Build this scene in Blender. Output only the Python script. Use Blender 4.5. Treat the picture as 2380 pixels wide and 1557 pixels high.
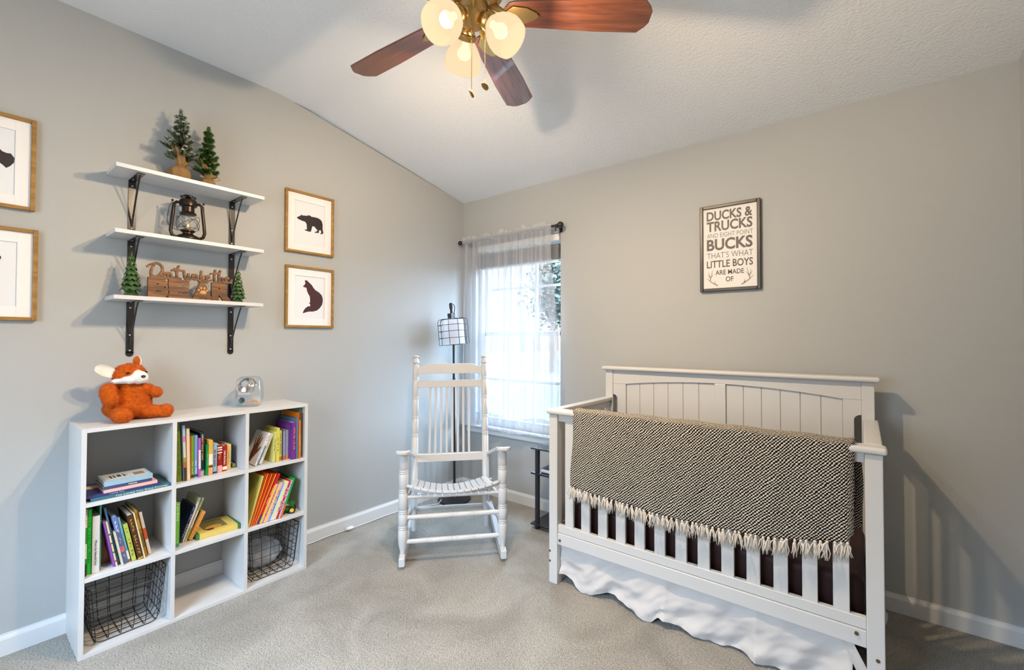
import bpy, bmesh, math, random
from mathutils import Vector, Matrix, noise
random.seed(7)
R = math.radians
SC = bpy.context.scene
COL = SC.collection
for _o in list(bpy.data.objects):
    bpy.data.objects.remove(_o)

# ------------------------------------------------------------------ camera, sky, exposure
cam_d = bpy.data.cameras.new('camera')
cam = bpy.data.objects.new('camera', cam_d); COL.objects.link(cam)
_yaw, _pitch, _roll, _f = 0.6605, 0.0171, 0.0019, 1034.7
F_ = Vector((-math.sin(_yaw)*math.cos(_pitch), math.cos(_yaw)*math.cos(_pitch), math.sin(_pitch)))
R_ = Vector((math.cos(_yaw), math.sin(_yaw), 0)); U_ = R_.cross(F_)
R2 = R_*math.cos(_roll)+U_*math.sin(_roll); U2 = -R_*math.sin(_roll)+U_*math.cos(_roll)
cam.matrix_world = Matrix(((R2.x, U2.x, -F_.x, 2.7522), (R2.y, U2.y, -F_.y, -2.7624), (R2.z, U2.z, -F_.z, 1.2775), (0, 0, 0, 1)))
cam_d.sensor_fit = 'HORIZONTAL'; cam_d.sensor_width = 36.0; cam_d.lens = 36.0*_f/2380
cam_d.shift_x = (1190-1204.3)/2380; cam_d.shift_y = (769.4-778.5)/2380
cam_d.clip_start = 0.05; cam_d.clip_end = 200
SC.camera = cam
SC.view_settings.view_transform = 'Standard'; SC.view_settings.look = 'None'
SC.view_settings.exposure = 0.08; SC.view_settings.gamma = 1.0
SC.view_settings.use_curve_mapping = False
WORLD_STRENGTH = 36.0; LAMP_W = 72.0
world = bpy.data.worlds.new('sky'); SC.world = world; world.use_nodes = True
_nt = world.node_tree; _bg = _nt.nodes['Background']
_tc = _nt.nodes.new('ShaderNodeTexCoord'); _sep = _nt.nodes.new('ShaderNodeSeparateXYZ')
_nt.links.new(_tc.outputs['Generated'], _sep.inputs[0])
def _step(src, a, b):                       # sky shaped to light the room: made brighter overhead and toward +x
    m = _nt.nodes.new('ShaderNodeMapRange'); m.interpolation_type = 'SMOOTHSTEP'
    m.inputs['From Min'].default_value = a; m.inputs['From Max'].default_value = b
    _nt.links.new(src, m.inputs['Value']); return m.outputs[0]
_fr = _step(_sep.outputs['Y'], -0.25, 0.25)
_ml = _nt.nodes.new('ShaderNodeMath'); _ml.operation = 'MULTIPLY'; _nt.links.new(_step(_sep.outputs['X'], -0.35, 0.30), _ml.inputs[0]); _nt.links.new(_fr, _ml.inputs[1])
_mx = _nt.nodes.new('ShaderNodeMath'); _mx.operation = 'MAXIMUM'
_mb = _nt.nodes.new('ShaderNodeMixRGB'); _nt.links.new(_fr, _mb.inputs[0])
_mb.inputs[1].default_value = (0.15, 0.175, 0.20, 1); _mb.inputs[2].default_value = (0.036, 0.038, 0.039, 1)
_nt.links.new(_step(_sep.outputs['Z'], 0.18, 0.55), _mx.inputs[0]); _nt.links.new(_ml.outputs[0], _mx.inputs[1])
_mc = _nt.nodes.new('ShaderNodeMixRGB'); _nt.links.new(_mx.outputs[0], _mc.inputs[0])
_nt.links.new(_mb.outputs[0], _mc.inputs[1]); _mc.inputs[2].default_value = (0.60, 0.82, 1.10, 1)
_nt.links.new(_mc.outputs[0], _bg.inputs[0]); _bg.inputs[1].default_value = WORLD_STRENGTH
def portal(loc, rot, sx, sy):
    l = bpy.data.lights.new('daylight_portal', 'AREA'); l.shape = 'RECTANGLE'; l.size = sx; l.size_y = sy
    l.cycles.is_portal = True
    o = bpy.data.objects.new('daylight_portal', l); o.location = loc; o.rotation_euler = rot; COL.objects.link(o)
portal((0.575, 0.10, 1.31), (R(-90), 0, 0), 0.86, 1.52)
portal((1.5, -3.66, 1.45), (R(90), 0, 0), 1.2, 1.1)  # for the added opening behind the camera

# ------------------------------------------------------------------ materials
MATS = {}
def nodes_mat(name):
    m = bpy.data.materials.new(name); m.use_nodes = True
    nt = m.node_tree; return m, nt, nt.nodes['Principled BSDF']
def mat(name, col, rough=0.5, metal=0.0, bump=0.0, bscale=200.0, var=0.0, vscale=8.0, spec=0.5, sheen=0.0, coat=0.0, detail=2.0, stretch=None):
    if name in MATS: return MATS[name]
    m, nt, b = nodes_mat(name)
    b.inputs['Base Color'].default_value = (*col, 1); b.inputs['Roughness'].default_value = rough
    b.inputs['Metallic'].default_value = metal; b.inputs['Specular IOR Level'].default_value = spec
    b.inputs['Sheen Weight'].default_value = sheen; b.inputs['Coat Weight'].default_value = coat
    L = nt.links; N = nt.nodes
    tc = N.new('ShaderNodeTexCoord'); mp = N.new('ShaderNodeMapping'); L.new(tc.outputs['Object'], mp.inputs[0])
    if stretch: mp.inputs['Scale'].default_value = stretch
    if var > 0:
        n = N.new('ShaderNodeTexNoise'); n.inputs['Scale'].default_value = vscale; n.inputs['Detail'].default_value = 4
        L.new(mp.outputs[0], n.inputs['Vector'])
        r = N.new('ShaderNodeValToRGB'); r.color_ramp.elements[0].position = 0.3; r.color_ramp.elements[1].position = 0.7
        r.color_ramp.elements[0].color = (*[c*(1-var) for c in col], 1); r.color_ramp.elements[1].color = (*[min(1, c*(1+var)) for c in col], 1)
        L.new(n.outputs[0], r.inputs[0]); L.new(r.outputs[0], b.inputs['Base Color'])
    if bump > 0:
        n = N.new('ShaderNodeTexNoise'); n.inputs['Scale'].default_value = bscale; n.inputs['Detail'].default_value = detail
        L.new(mp.outputs[0], n.inputs['Vector'])
        bp = N.new('ShaderNodeBump'); bp.inputs['Strength'].default_value = bump; bp.inputs['Distance'].default_value = 0.004
        L.new(n.outputs[0], bp.inputs['Height']); L.new(bp.outputs[0], b.inputs['Normal'])
    MATS[name] = m; return m
def srgb(r, g, b):
    f = lambda c: (c/255)/12.92 if c/255 <= 0.04045 else ((c/255+0.055)/1.055)**2.4
    return (f(r), f(g), f(b))
def cmat(r, g, b, rough=0.45):                      # plain coloured card / paper
    return mat('colour_%d_%d_%d' % (r, g, b), srgb(r, g, b), rough, var=0.05, vscale=30)
def wood_mat(name, c1, c2, rough=0.45, scale=(1, 14, 14), ns=3.0, coat=0.0):
    if name in MATS: return MATS[name]
    m, nt, b = nodes_mat(name); L = nt.links; N = nt.nodes
    tc = N.new('ShaderNodeTexCoord'); mp = N.new('ShaderNodeMapping'); mp.inputs['Scale'].default_value = scale
    L.new(tc.outputs['Object'], mp.inputs[0])
    n = N.new('ShaderNodeTexNoise'); n.inputs['Scale'].default_value = ns; n.inputs['Detail'].default_value = 6; n.inputs['Distortion'].default_value = 0.6
    L.new(mp.outputs[0], n.inputs['Vector'])
    r = N.new('ShaderNodeValToRGB'); r.color_ramp.elements[0].position = 0.35; r.color_ramp.elements[1].position = 0.65
    r.color_ramp.elements[0].color = (*c1, 1); r.color_ramp.elements[1].color = (*c2, 1)
    L.new(n.outputs[0], r.inputs[0]); L.new(r.outputs[0], b.inputs['Base Color'])
    b.inputs['Roughness'].default_value = rough; b.inputs['Coat Weight'].default_value = coat
    MATS[name] = m; return m

WALL = mat('wall_paint', (0.420, 0.424, 0.412), 0.75, bump=0.25, bscale=260, spec=0.25)
CEIL = mat('ceiling_texture', (0.76, 0.765, 0.77), 0.9, bump=0.8, bscale=85, detail=3.0, spec=0.1)
TRIM = mat('white_trim_paint', (0.68, 0.68, 0.67), 0.35)
WHITE = mat('white_furniture_paint', (0.60, 0.59, 0.575), 0.34, bump=0.05, bscale=90)
CHAIRW = mat('white_chair_paint', (0.61, 0.605, 0.60), 0.28)
MELA = mat('white_melamine', (0.62, 0.61, 0.595), 0.4, var=0.02)
BLACK = mat('black_powder_coat', (0.014, 0.012, 0.012), 0.38)
BRONZE = mat('dark_bronze_metal', (0.035, 0.024, 0.018), 0.32, 0.7)
BRKT = mat('glossy_black_bracket', (0.012, 0.010, 0.010), 0.22, coat=0.5)
STEEL = mat('screw_steel', (0.6, 0.6, 0.6), 0.3, 1.0)
CHROME = mat('chrome', (0.8, 0.8, 0.8), 0.08, 1.0)
BRASS = mat('antique_brass', (0.42, 0.27, 0.10), 0.28, 0.9)
BOLT = mat('brass_bolt', (0.25, 0.18, 0.10), 0.35, 0.9)
GOLDW = wood_mat('gold_wood_frame', (0.25, 0.125, 0.022), (0.37, 0.20, 0.045), 0.4, (6, 1, 6), 9)
BLADE = wood_mat('cherry_blade', (0.075, 0.024, 0.014), (0.15, 0.050, 0.025), 0.25, (1.2, 14, 14), 3.0, coat=0.6)
OAK = wood_mat('oak_grain', (0.070, 0.026, 0.008), (0.24, 0.10, 0.030), 0.5, (26, 2.5, 26), 3.2)
BURLAP = mat('burlap', (0.36, 0.205, 0.07), 0.9, bump=0.8, bscale=900, var=0.18, vscale=300)
PAPER = mat('paper_pages', (0.62, 0.58, 0.48), 0.8, bump=0.3, bscale=400, var=0.06, vscale=60)
MATB = mat('mat_board', (0.80, 0.79, 0.78), 0.8)
PRINTP = mat('print_paper', (0.74, 0.75, 0.77), 0.8)
SHEETB = mat('brown_crib_sheet', (0.030, 0.010, 0.009), 0.55, bump=0.1, bscale=500, spec=0.25)
NAVY = cmat(28, 34, 80); PLASTIC_W = mat('white_plastic', (0.8, 0.8, 0.8), 0.3)

def glassy(name, tint=(1, 1, 1), mixf=0.12, rough=0.03):
    if name in MATS: return MATS[name]
    m = bpy.data.materials.new(name); m.use_nodes = True; nt = m.node_tree; N = nt.nodes; L = nt.links
    for n in list(N): N.remove(n)
    o = N.new('ShaderNodeOutputMaterial'); mx = N.new('ShaderNodeMixShader'); t = N.new('ShaderNodeBsdfTransparent'); g = N.new('ShaderNodeBsdfGlossy')
    t.inputs[0].default_value = (*tint, 1); g.inputs['Roughness'].default_value = rough
    fr = N.new('ShaderNodeLayerWeight'); fr.inputs[0].default_value = mixf
    L.new(fr.outputs['Facing'], mx.inputs[0]); L.new(t.outputs[0], mx.inputs[1]); L.new(g.outputs[0], mx.inputs[2]); L.new(mx.outputs[0], o.inputs[0])
    MATS[name] = m; return m
GLASS = glassy('clear_glass', (0.97, 0.98, 0.98), 0.15)
WINGLASS = glassy('window_glass', (0.98, 0.99, 0.99), 0.05)
def sheer(name, col, transp, emit=0.0, ecol=(1, 1, 1), tcol=None, pleat=0.0):
    m = bpy.data.materials.new(name); m.use_nodes = True; nt = m.node_tree; N = nt.nodes; L = nt.links
    for n in list(N): N.remove(n)
    o = N.new('ShaderNodeOutputMaterial'); mx = N.new('ShaderNodeMixShader'); t = N.new('ShaderNodeBsdfTransparent')
    d = N.new('ShaderNodeBsdfDiffuse'); tr = N.new('ShaderNodeBsdfTranslucent'); m2 = N.new('ShaderNodeMixShader')
    d.inputs[0].default_value = (*col, 1); tr.inputs[0].default_value = (*(tcol or col), 1); m2.inputs[0].default_value = 0.5
    mx.inputs[0].default_value = 1-transp
    L.new(d.outputs[0], m2.inputs[1]); L.new(tr.outputs[0], m2.inputs[2]); L.new(t.outputs[0], mx.inputs[1])
    last = m2.outputs[0]
    if pleat:                                # cloth doubled over itself in the gathers is less see-through
        tc = N.new('ShaderNodeTexCoord'); mp = N.new('ShaderNodeMapping'); mp.inputs['Scale'].default_value = (34, 0.1, 0.7); nz = N.new('ShaderNodeTexNoise'); nz.inputs['Scale'].default_value = 1.0; nz.inputs['Detail'].default_value = 3
        L.new(tc.outputs['Object'], mp.inputs[0]); L.new(mp.outputs[0], nz.inputs['Vector'])
        mr = N.new('ShaderNodeMapRange'); mr.inputs['From Min'].default_value = 0.50; mr.inputs['From Max'].default_value = 0.68; mr.inputs['To Min'].default_value = 1-transp; mr.inputs['To Max'].default_value = min(1, 1-transp+pleat)
        L.new(nz.outputs[0], mr.inputs['Value']); L.new(mr.outputs[0], mx.inputs[0])
    if emit:
        e = N.new('ShaderNodeEmission'); e.inputs[0].default_value = (*ecol, 1); e.inputs[1].default_value = emit
        a = N.new('ShaderNodeAddShader'); L.new(last, a.inputs[0]); L.new(e.outputs[0], a.inputs[1]); last = a.outputs[0]
    L.new(last, mx.inputs[2]); L.new(mx.outputs[0], o.inputs[0]); MATS[name] = m; return m
SHEER = sheer('sheer_voile', (0.80, 0.81, 0.84), 0.54, tcol=(0.13, 0.135, 0.145), pleat=0.34)
SHEERHEM = sheer('sheer_hem', (0.80, 0.81, 0.84), 0.32, tcol=(0.16, 0.165, 0.175))
SHEERTOP = sheer('gathered_voile', (0.68, 0.69, 0.72), 0.22)
SHADEG = sheer('frosted_lamp_glass', (0.002, 0.0016, 0.001), 0.20, 0.90, (1.0, 0.76, 0.47))
BLINDM = sheer('vinyl_blind', (0.75, 0.75, 0.74), 0.0, tcol=(0.10, 0.10, 0.10))
LINENSHADE = sheer('white_linen_shade', (0.85, 0.85, 0.88), 0.02)
PLASTICBAG = sheer('clear_plastic_bag', (0.85, 0.9, 0.95), 0.35)
def emis(name, col, s):
    m = bpy.data.materials.new(name); m.use_nodes = True; nt = m.node_tree; N = nt.nodes
    for n in list(N): N.remove(n)
    o = N.new('ShaderNodeOutputMaterial'); e = N.new('ShaderNodeEmission'); e.inputs[0].default_value = (*col, 1); e.inputs[1].default_value = s
    nt.links.new(e.outputs[0], o.inputs[0]); return m
BULBM = emis('lit_bulb', (1.0, 0.86, 0.62), 9.0)
FLAME = emis('flame_bulb', (1.0, 0.7, 0.4), 1.2)
def carpet_mat():
    m, nt, b = nodes_mat('cut_pile_carpet'); N = nt.nodes; L = nt.links
    tc = N.new('ShaderNodeTexCoord')
    n1 = N.new('ShaderNodeTexNoise'); n1.inputs['Scale'].default_value = 3.2; n1.inputs['Detail'].default_value = 5; n1.inputs['Distortion'].default_value = 0.8
    n2 = N.new('ShaderNodeTexNoise'); n2.inputs['Scale'].default_value = 190; n2.inputs['Detail'].default_value = 3
    n3 = N.new('ShaderNodeTexNoise'); n3.inputs['Scale'].default_value = 60; n3.inputs['Detail'].default_value = 4
    for n in (n1, n2, n3): L.new(tc.outputs['Object'], n.inputs['Vector'])
    r1 = N.new('ShaderNodeValToRGB'); r1.color_ramp.elements[0].position = 0.35; r1.color_ramp.elements[1].position = 0.65
    r1.color_ramp.elements[0].color = (0.325, 0.30, 0.25, 1); r1.color_ramp.elements[1].color = (0.455, 0.425, 0.365, 1)
    L.new(n1.outputs[0], r1.inputs[0])
    r2 = N.new('ShaderNodeValToRGB'); r2.color_ramp.elements[0].position = 0.3; r2.color_ramp.elements[1].position = 0.58
    r2.color_ramp.elements[0].color = (0.28, 0.26, 0.23, 1); r2.color_ramp.elements[1].color = (1, 1, 1, 1)
    L.new(n2.outputs[0], r2.inputs[0])
    mx = N.new('ShaderNodeMixRGB'); mx.blend_type = 'MULTIPLY'; mx.inputs[0].default_value = 0.85
    L.new(r1.outputs[0], mx.inputs[1]); L.new(r2.outputs[0], mx.inputs[2]); L.new(mx.outputs[0], b.inputs['Base Color'])
    ad = N.new('ShaderNodeMath'); ad.operation = 'ADD'; L.new(n2.outputs[0], ad.inputs[0]); L.new(n3.outputs[0], ad.inputs[1])
    bp = N.new('ShaderNodeBump'); bp.inputs['Strength'].default_value = 0.9; bp.inputs['Distance'].default_value = 0.010
    L.new(ad.outputs[0], bp.inputs['Height']); L.new(bp.outputs[0], b.inputs['Normal'])
    b.inputs['Roughness'].default_value = 0.95; b.inputs['Specular IOR Level'].default_value = 0.1; b.inputs['Sheen Weight'].default_value = 0.25
    return m
CARPET = carpet_mat()
def weave_mat():
    m, nt, b = nodes_mat('black_cream_weave'); N = nt.nodes; L = nt.links
    tc = N.new('ShaderNodeTexCoord'); sp = N.new('ShaderNodeSeparateXYZ')
    nz = N.new('ShaderNodeTexNoise'); nz.inputs['Scale'].default_value = 40; nz.inputs['Detail'].default_value = 2
    L.new(tc.outputs['UV'], nz.inputs['Vector'])
    av = N.new('ShaderNodeVectorMath'); av.operation = 'MULTIPLY_ADD'; av.inputs[1].default_value = (0.011, 0.011, 0); 
    L.new(nz.outputs['Color'], av.inputs[0]); L.new(tc.outputs['UV'], av.inputs[2]); L.new(av.outputs[0], sp.inputs[0])
    def M(op, a, bb=None):
        n = N.new('ShaderNodeMath'); n.operation = op
        for i, v in enumerate((a, bb)):
            if v is None: continue
            if isinstance(v, (int, float)): n.inputs[i].default_value = v
            else: L.new(v, n.inputs[i])
        return n.outputs[0]
    U, V = sp.outputs[0], sp.outputs[1]
    k1 = 2*math.pi/0.0135; k2 = 2*math.pi/0.0125
    s1 = M('SINE', M('MULTIPLY', U, k1)); s2 = M('SINE', M('MULTIPLY', V, k2))
    s3 = M('SINE', M('ADD', M('MULTIPLY', U, k1), M('MULTIPLY', V, k2)))
    v = M('ADD', M('MULTIPLY', s1, s2), M('MULTIPLY', s3, 0.5))
    r = N.new('ShaderNodeValToRGB'); r.color_ramp.elements[0].position = 0.51; r.color_ramp.elements[1].position = 0.62
    r.color_ramp.elements[0].color = (0.006, 0.005, 0.007, 1); r.color_ramp.elements[1].color = (0.70, 0.62, 0.50, 1)
    vv = M('ADD', M('MULTIPLY', v, 0.5), 0.5); L.new(vv, r.inputs[0]); L.new(r.outputs[0], b.inputs['Base Color'])
    bp = N.new('ShaderNodeBump'); bp.inputs['Strength'].default_value = 0.8; bp.inputs['Distance'].default_value = 0.003
    L.new(vv, bp.inputs['Height']); L.new(bp.outputs[0], b.inputs['Normal'])
    b.inputs['Roughness'].default_value = 0.9; b.inputs['Specular IOR Level'].default_value = 0.1
    return m
WEAVE = weave_mat()
CREAMYARN = mat('cream_yarn', (0.70, 0.63, 0.54), 0.9)
LINEN = mat('white_linen', (0.57, 0.54, 0.52), 0.85, bump=0.3, bscale=18, detail=5, sheen=0.2)
FURO = mat('rust_fur', (0.50, 0.095, 0.005), 0.85, var=0.22, vscale=90, sheen=0.1, spec=0.1)
FURW = mat('white_fur', (0.80, 0.77, 0.74), 0.9, sheen=0.3)
PINE = mat('pine_needles', (0.085, 0.125, 0.035), 0.6, var=0.5, vscale=40)
PINE2 = mat('fresh_pine_needles', (0.075, 0.15, 0.030), 0.6, var=0.5, vscale=40)
FROST = mat('frost_flock', (0.72, 0.74, 0.70), 0.9)
CARVED = mat('glossy_green_glaze', (0.035, 0.085, 0.018), 0.3, var=0.55, vscale=25, coat=0.4)

# ------------------------------------------------------------------ mesh helpers
class MB:
    def __init__(self): self.bm = bmesh.new(); self.uv = None
    def _new(self, vs, fs, M=None):
        out = [self.bm.verts.new((M @ Vector(v)) if M else Vector(v)) for v in vs]
        for f in fs:
            try: self.bm.faces.new([out[i] for i in f])
            except ValueError: pass
        return out
    def box(self, x0, x1, y0, y1, z0, z1, M=None):
        self._new([(x0, y0, z0), (x1, y0, z0), (x1, y1, z0), (x0, y1, z0), (x0, y0, z1), (x1, y0, z1), (x1, y1, z1), (x0, y1, z1)],
                  [(0, 3, 2, 1), (4, 5, 6, 7), (0, 1, 5, 4), (1, 2, 6, 5), (2, 3, 7, 6), (3, 0, 4, 7)], M); return self
    def prism(self, pts, d0, d1, axis='y', M=None):
        # pts: 2D outline; extruded along axis from d0 to d1
        def P(a, b, d): return {'y': (a, d, b), 'x': (d, a, b), 'z': (a, b, d)}[axis]
        n = len(pts); vs = [P(a, b, d0) for a, b in pts] + [P(a, b, d1) for a, b in pts]
        fs = [tuple(range(n)), tuple(range(2*n-1, n-1, -1))] + [(i, i+n, (i+1) % n+n, (i+1) % n) for i in range(n)]
        self._new(vs, fs, M); return self
    def lathe(self, prof, c=(0, 0, 0), seg=20, M=None, ax=None):
        # prof [(r,z)]; revolve around z through c; ax = target axis direction
        c = Vector(c); Q = Matrix.Translation(c)
        if ax is not None: Q = Q @ Vector((0, 0, 1)).rotation_difference(Vector(ax).normalized()).to_matrix().to_4x4()
        if M: Q = M @ Q
        rings = []
        for r, z in prof:
            if r < 1e-6: rings.append([self.bm.verts.new(Q @ Vector((0, 0, z)))])
            else: rings.append([self.bm.verts.new(Q @ Vector((r*math.cos(2*math.pi*k/seg), r*math.sin(2*math.pi*k/seg), z))) for k in range(seg)])
        for a, b in zip(rings, rings[1:]):
            for k in range(seg):
                k2 = (k+1) % seg
                q = [a[k % len(a)], a[k2 % len(a)], b[k2 % len(b)], b[k % len(b)]]
                u = [];  [u.append(v) for v in q if v not in u]
                if len(u) > 2:
                    try: self.bm.faces.new(u)
                    except ValueError: pass
        for rg in (rings[0], rings[-1]):
            if len(rg) > 2:
                try: self.bm.faces.new(rg if rg is rings[-1] else rg[::-1])
                except ValueError: pass
        return self
    def cyl(self, p0, p1, r0, r1=None, seg=12, M=None):
        p0 = Vector(p0); p1 = Vector(p1); r1 = r0 if r1 is None else r1
        return self.lathe([(r0, 0), (r1, (p1-p0).length)], p0, seg, M, p1-p0)
    def post(self, p0, p1, prof, seg=16, M=None):
        # prof [(t 0..1, radius)] along p0->p1
        p0 = Vector(p0); p1 = Vector(p1); L = (p1-p0).length
        return self.lathe([(r, t*L) for t, r in prof], p0, seg, M, p1-p0)
    def tube(self, pts, r, seg=8, closed=False, M=None, flat=1.0):
        pts = [Vector(p) for p in pts]; n = len(pts); rings = []
        rr = r if isinstance(r, (list, tuple)) else [r]*n
        t0 = (pts[1]-pts[0]).normalized(); up = Vector((0, 0, 1)) if abs(t0.z) < 0.9 else Vector((1, 0, 0))
        nrm = t0.cross(up).normalized()
        for i in range(n):
            if closed: t = (pts[(i+1) % n]-pts[i-1])
            else: t = pts[min(i+1, n-1)]-pts[max(i-1, 0)]
            if t.length < 1e-9: t = t0
            t = t.normalized(); nrm = (nrm-t*nrm.dot(t))
            nrm = nrm.normalized() if nrm.length > 1e-6 else t.orthogonal().normalized()
            bi = t.cross(nrm)
            ring = []
            for k in range(seg):
                a = 2*math.pi*k/seg; v = pts[i]+nrm*math.cos(a)*rr[i]+bi*math.sin(a)*rr[i]*flat
                ring.append(self.bm.verts.new(M @ v if M else v))
            rings.append(ring)
        for i in range(n if closed else n-1):
            a, b = rings[i], rings[(i+1) % n]
            for k in range(seg):
                try: self.bm.faces.new((a[k], a[(k+1) % seg], b[(k+1) % seg], b[k]))
                except ValueError: pass
        if not closed:
            self.bm.faces.new(rings[0][::-1]); self.bm.faces.new(rings[-1])
        return self
    def ell(self, c, s, M=None, seg=16, rings=10, rot=None):
        Q = Matrix.Translation(Vector(c))
        if rot: Q = Q @ rot.to_matrix().to_4x4() if hasattr(rot, 'to_matrix') else Q @ rot
        Q = Q @ Matrix.Diagonal((*s, 1))
        if M: Q = M @ Q
        prof = [(math.sin(math.pi*i/rings), -math.cos(math.pi*i/rings)) for i in range(rings+1)]
        prof[0] = (0, -1); prof[-1] = (0, 1)
        return self.lathe(prof, (0, 0, 0), seg, Q)
    def ribbon(self, pts, w, d0, d1, axis='x'):
        # thick 2D stroke
        n = len(pts); P2 = [Vector((a, b)) for a, b in pts]
        ww = w if isinstance(w, (list, tuple)) else [w]*n
        for i in range(n-1):
            t = P2[i+1]-P2[i]
            if t.length < 1e-7: continue
            t = t.normalized(); nn = Vector((-t.y, t.x))
            self.prism([tuple(P2[i]+nn*ww[i]/2), tuple(P2[i+1]+nn*ww[i+1]/2), tuple(P2[i+1]-nn*ww[i+1]/2), tuple(P2[i]-nn*ww[i]/2)], d0+(d1-d0)*.002*i, d1+(d1-d0)*.0024*i, axis)
        for i in range(n):
            self.prism([(P2[i].x+ww[i]/2*math.cos(k*math.pi/5), P2[i].y+ww[i]/2*math.sin(k*math.pi/5)) for k in range(10)], d0+(d1-d0)*(.001+.002*i), d1+(d1-d0)*(.0012+.0024*i), axis)
        return self
    def grid(self, fn, nu, nv, uvfn=None):
        g = [[self.bm.verts.new(fn(i/(nu-1), j/(nv-1))) for j in range(nv)] for i in range(nu)]
        if uvfn and self.uv is None: self.uv = self.bm.loops.layers.uv.new('UVMap')
        for i in range(nu-1):
            for j in range(nv-1):
                f = self.bm.faces.new((g[i][j], g[i+1][j], g[i+1][j+1], g[i][j+1]))
                if uvfn:
                    for l, (a, b) in zip(f.loops, ((i, j), (i+1, j), (i+1, j+1), (i, j+1))): l[self.uv].uv = uvfn(a/(nu-1), b/(nv-1))
        return self
    def build(self, name, m, parent=None, bevel=0.0, smooth=False, seg=2, fix=True, loc=None):
        if fix: bmesh.ops.recalc_face_normals(self.bm, faces=self.bm.faces)
        if smooth:
            for f in self.bm.faces: f.smooth = True
        me = bpy.data.meshes.new(name); self.bm.to_mesh(me); self.bm.free()
        return obj(name, me, m, parent, bevel, smooth, seg, loc)
def obj(name, me, m, parent=None, bevel=0.0, smooth=False, seg=2, loc=None):
    o = bpy.data.objects.new(name, me); COL.objects.link(o)
    if m is not None:
        me.materials.clear(); me.materials.append(m)
    if parent: o.parent = parent
    if loc: o.location = loc
    if bevel > 0:
        md = o.modifiers.new('edge', 'BEVEL'); md.width = bevel; md.segments = seg; md.limit_method = 'ANGLE'; md.angle_limit = R(40)
    if smooth and bevel == 0:
        try: me.set_sharp_from_angle(angle=R(40))
        except Exception: pass
    return o
def tag(o, label, cat, group=None):
    o['label'] = label; o['category'] = cat
    if group: o['group'] = group
    return o
def thing(name, label, cat, loc=(0, 0, 0), rz=0.0, group=None, rot=None):
    o = bpy.data.objects.new(name, None); COL.objects.link(o); o.location = loc
    o.rotation_euler = rot if rot else (0, 0, rz); o.empty_display_size = 0.05
    return tag(o, label, cat, group)
def struct(o): o['kind'] = 'structure'; return o
def dup(o, parent=None):
    c = o.copy(); COL.objects.link(c); c.parent = parent
    for ch in o.children: dup(ch, c)
    return c
_tc = {}
def text_me(s, w, h, ext=0.0004, bold=0.0):
    key = (s, bold)
    if key not in _tc:
        cu = bpy.data.curves.new('txt', 'FONT'); cu.body = s; cu.size = 1.0; cu.offset = bold; cu.resolution_u = 3; cu.extrude = 0.5
        to = bpy.data.objects.new('txt', cu); COL.objects.link(to)
        bpy.context.view_layer.update(); dg = bpy.context.evaluated_depsgraph_get()
        me = bpy.data.meshes.new_from_object(to.evaluated_get(dg)); bpy.data.objects.remove(to)
        xs = [v.co.x for v in me.vertices]; ys = [v.co.y for v in me.vertices]
        _tc[key] = (me, min(xs), max(xs), min(ys), max(ys))
    me, x0, x1, y0, y1 = _tc[key]; me = me.copy()
    for v in me.vertices:
        v.co = Vector(((v.co.x-x0)/(x1-x0)*w, (v.co.y-y0)/(y1-y0)*h, (v.co.z+0.5)*ext))
    return me
def text(name, s, w, h, M, m, parent, ext=0.0004, bold=0.0):
    # M maps local (x right, y up, z out) to parent space; origin at lower-left
    me = text_me(s, w, h, ext, bold); me.transform(M); me.update()
    return obj(name, me, m, parent)
def axes(o, xr, yu, zo):
    return Matrix(((xr[0], yu[0], zo[0], o[0]), (xr[1], yu[1], zo[1], o[1]), (xr[2], yu[2], zo[2], o[2]), (0, 0, 0, 1)))

# ------------------------------------------------------------------ room shell
XR, YF, ZC0, ZC1, YK = 3.280, -3.70, 2.457, 2.744, -1.47
wx0, wx1, wz0, wz1 = 0.15, 1.0, 0.56, 2.06
b = MB(); b.box(-0.12, XR+0.12, YF-0.12, 0.14, -0.12, 0.0); struct(b.build('floor', CARPET))
b = MB(); b.prism([(YF-0.12, 0), (0.0, 0), (0.0, ZC0), (YK-0.06, ZC1-0.006), (YK-0.16, ZC1), (YF-0.12, ZC1)][::-1], -0.12, 0.0, 'x'); struct(b.build('wall_left', WALL))
b = MB()
b.box(-0.12, wx0, 0, 0.14, 0, 2.9); b.box(wx1, XR+0.12, 0, 0.14, 0, 2.9); b.box(wx0, wx1, 0, 0.14, 0, wz0); b.box(wx0, wx1, 0, 0.14, wz1, 2.9)
struct(b.build('wall_back', WALL))
b = MB(); b.box(XR, XR+0.12, YF-0.12, 0, 0, 2.9); struct(b.build('wall_right', WALL))
b = MB(); b.box(-0.12, 0.9, YF-0.12, YF, 0, 2.9); b.box(2.1, XR, YF-0.12, YF, 0, 2.9); b.box(0.9, 2.1, YF-0.12, YF, 2.0, 2.9); b.box(0.9, 2.1, YF-0.12, YF, 0, 0.9); struct(b.build('wall_front', WALL))  # unseen window opening added in this wall to let in fill daylight
b = MB()
pr = [(0.14, ZC0-0.0277), (YK+0.14, ZC0+(ZC1-ZC0)*((-(YK+0.14))/1.445)), (YK+0.02, ZC1-0.018), (YK-0.08, ZC1-0.004), (YK-0.2, ZC1), (YF-0.12, ZC1), (YF-0.12, 3.0), (0.14, 3.0)]
b.prism(pr, -0.12, XR+0.12, 'x'); struct(b.build('ceiling', CEIL))
BBP = [(0, 0), (0.014, 0), (0.014, 0.064), (0.011, 0.072), (0.007, 0.078), (0.006, 0.084), (0, 0.084)]
b = MB(); b.prism(BBP, YF, -0.0145, 'y'); struct(b.build('baseboard_left', TRIM))
b = MB(); b.prism([(-a, z) for a, z in BBP], 0.0, XR-0.0145, 'x'); struct(b.build('baseboard_back', TRIM))
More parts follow.
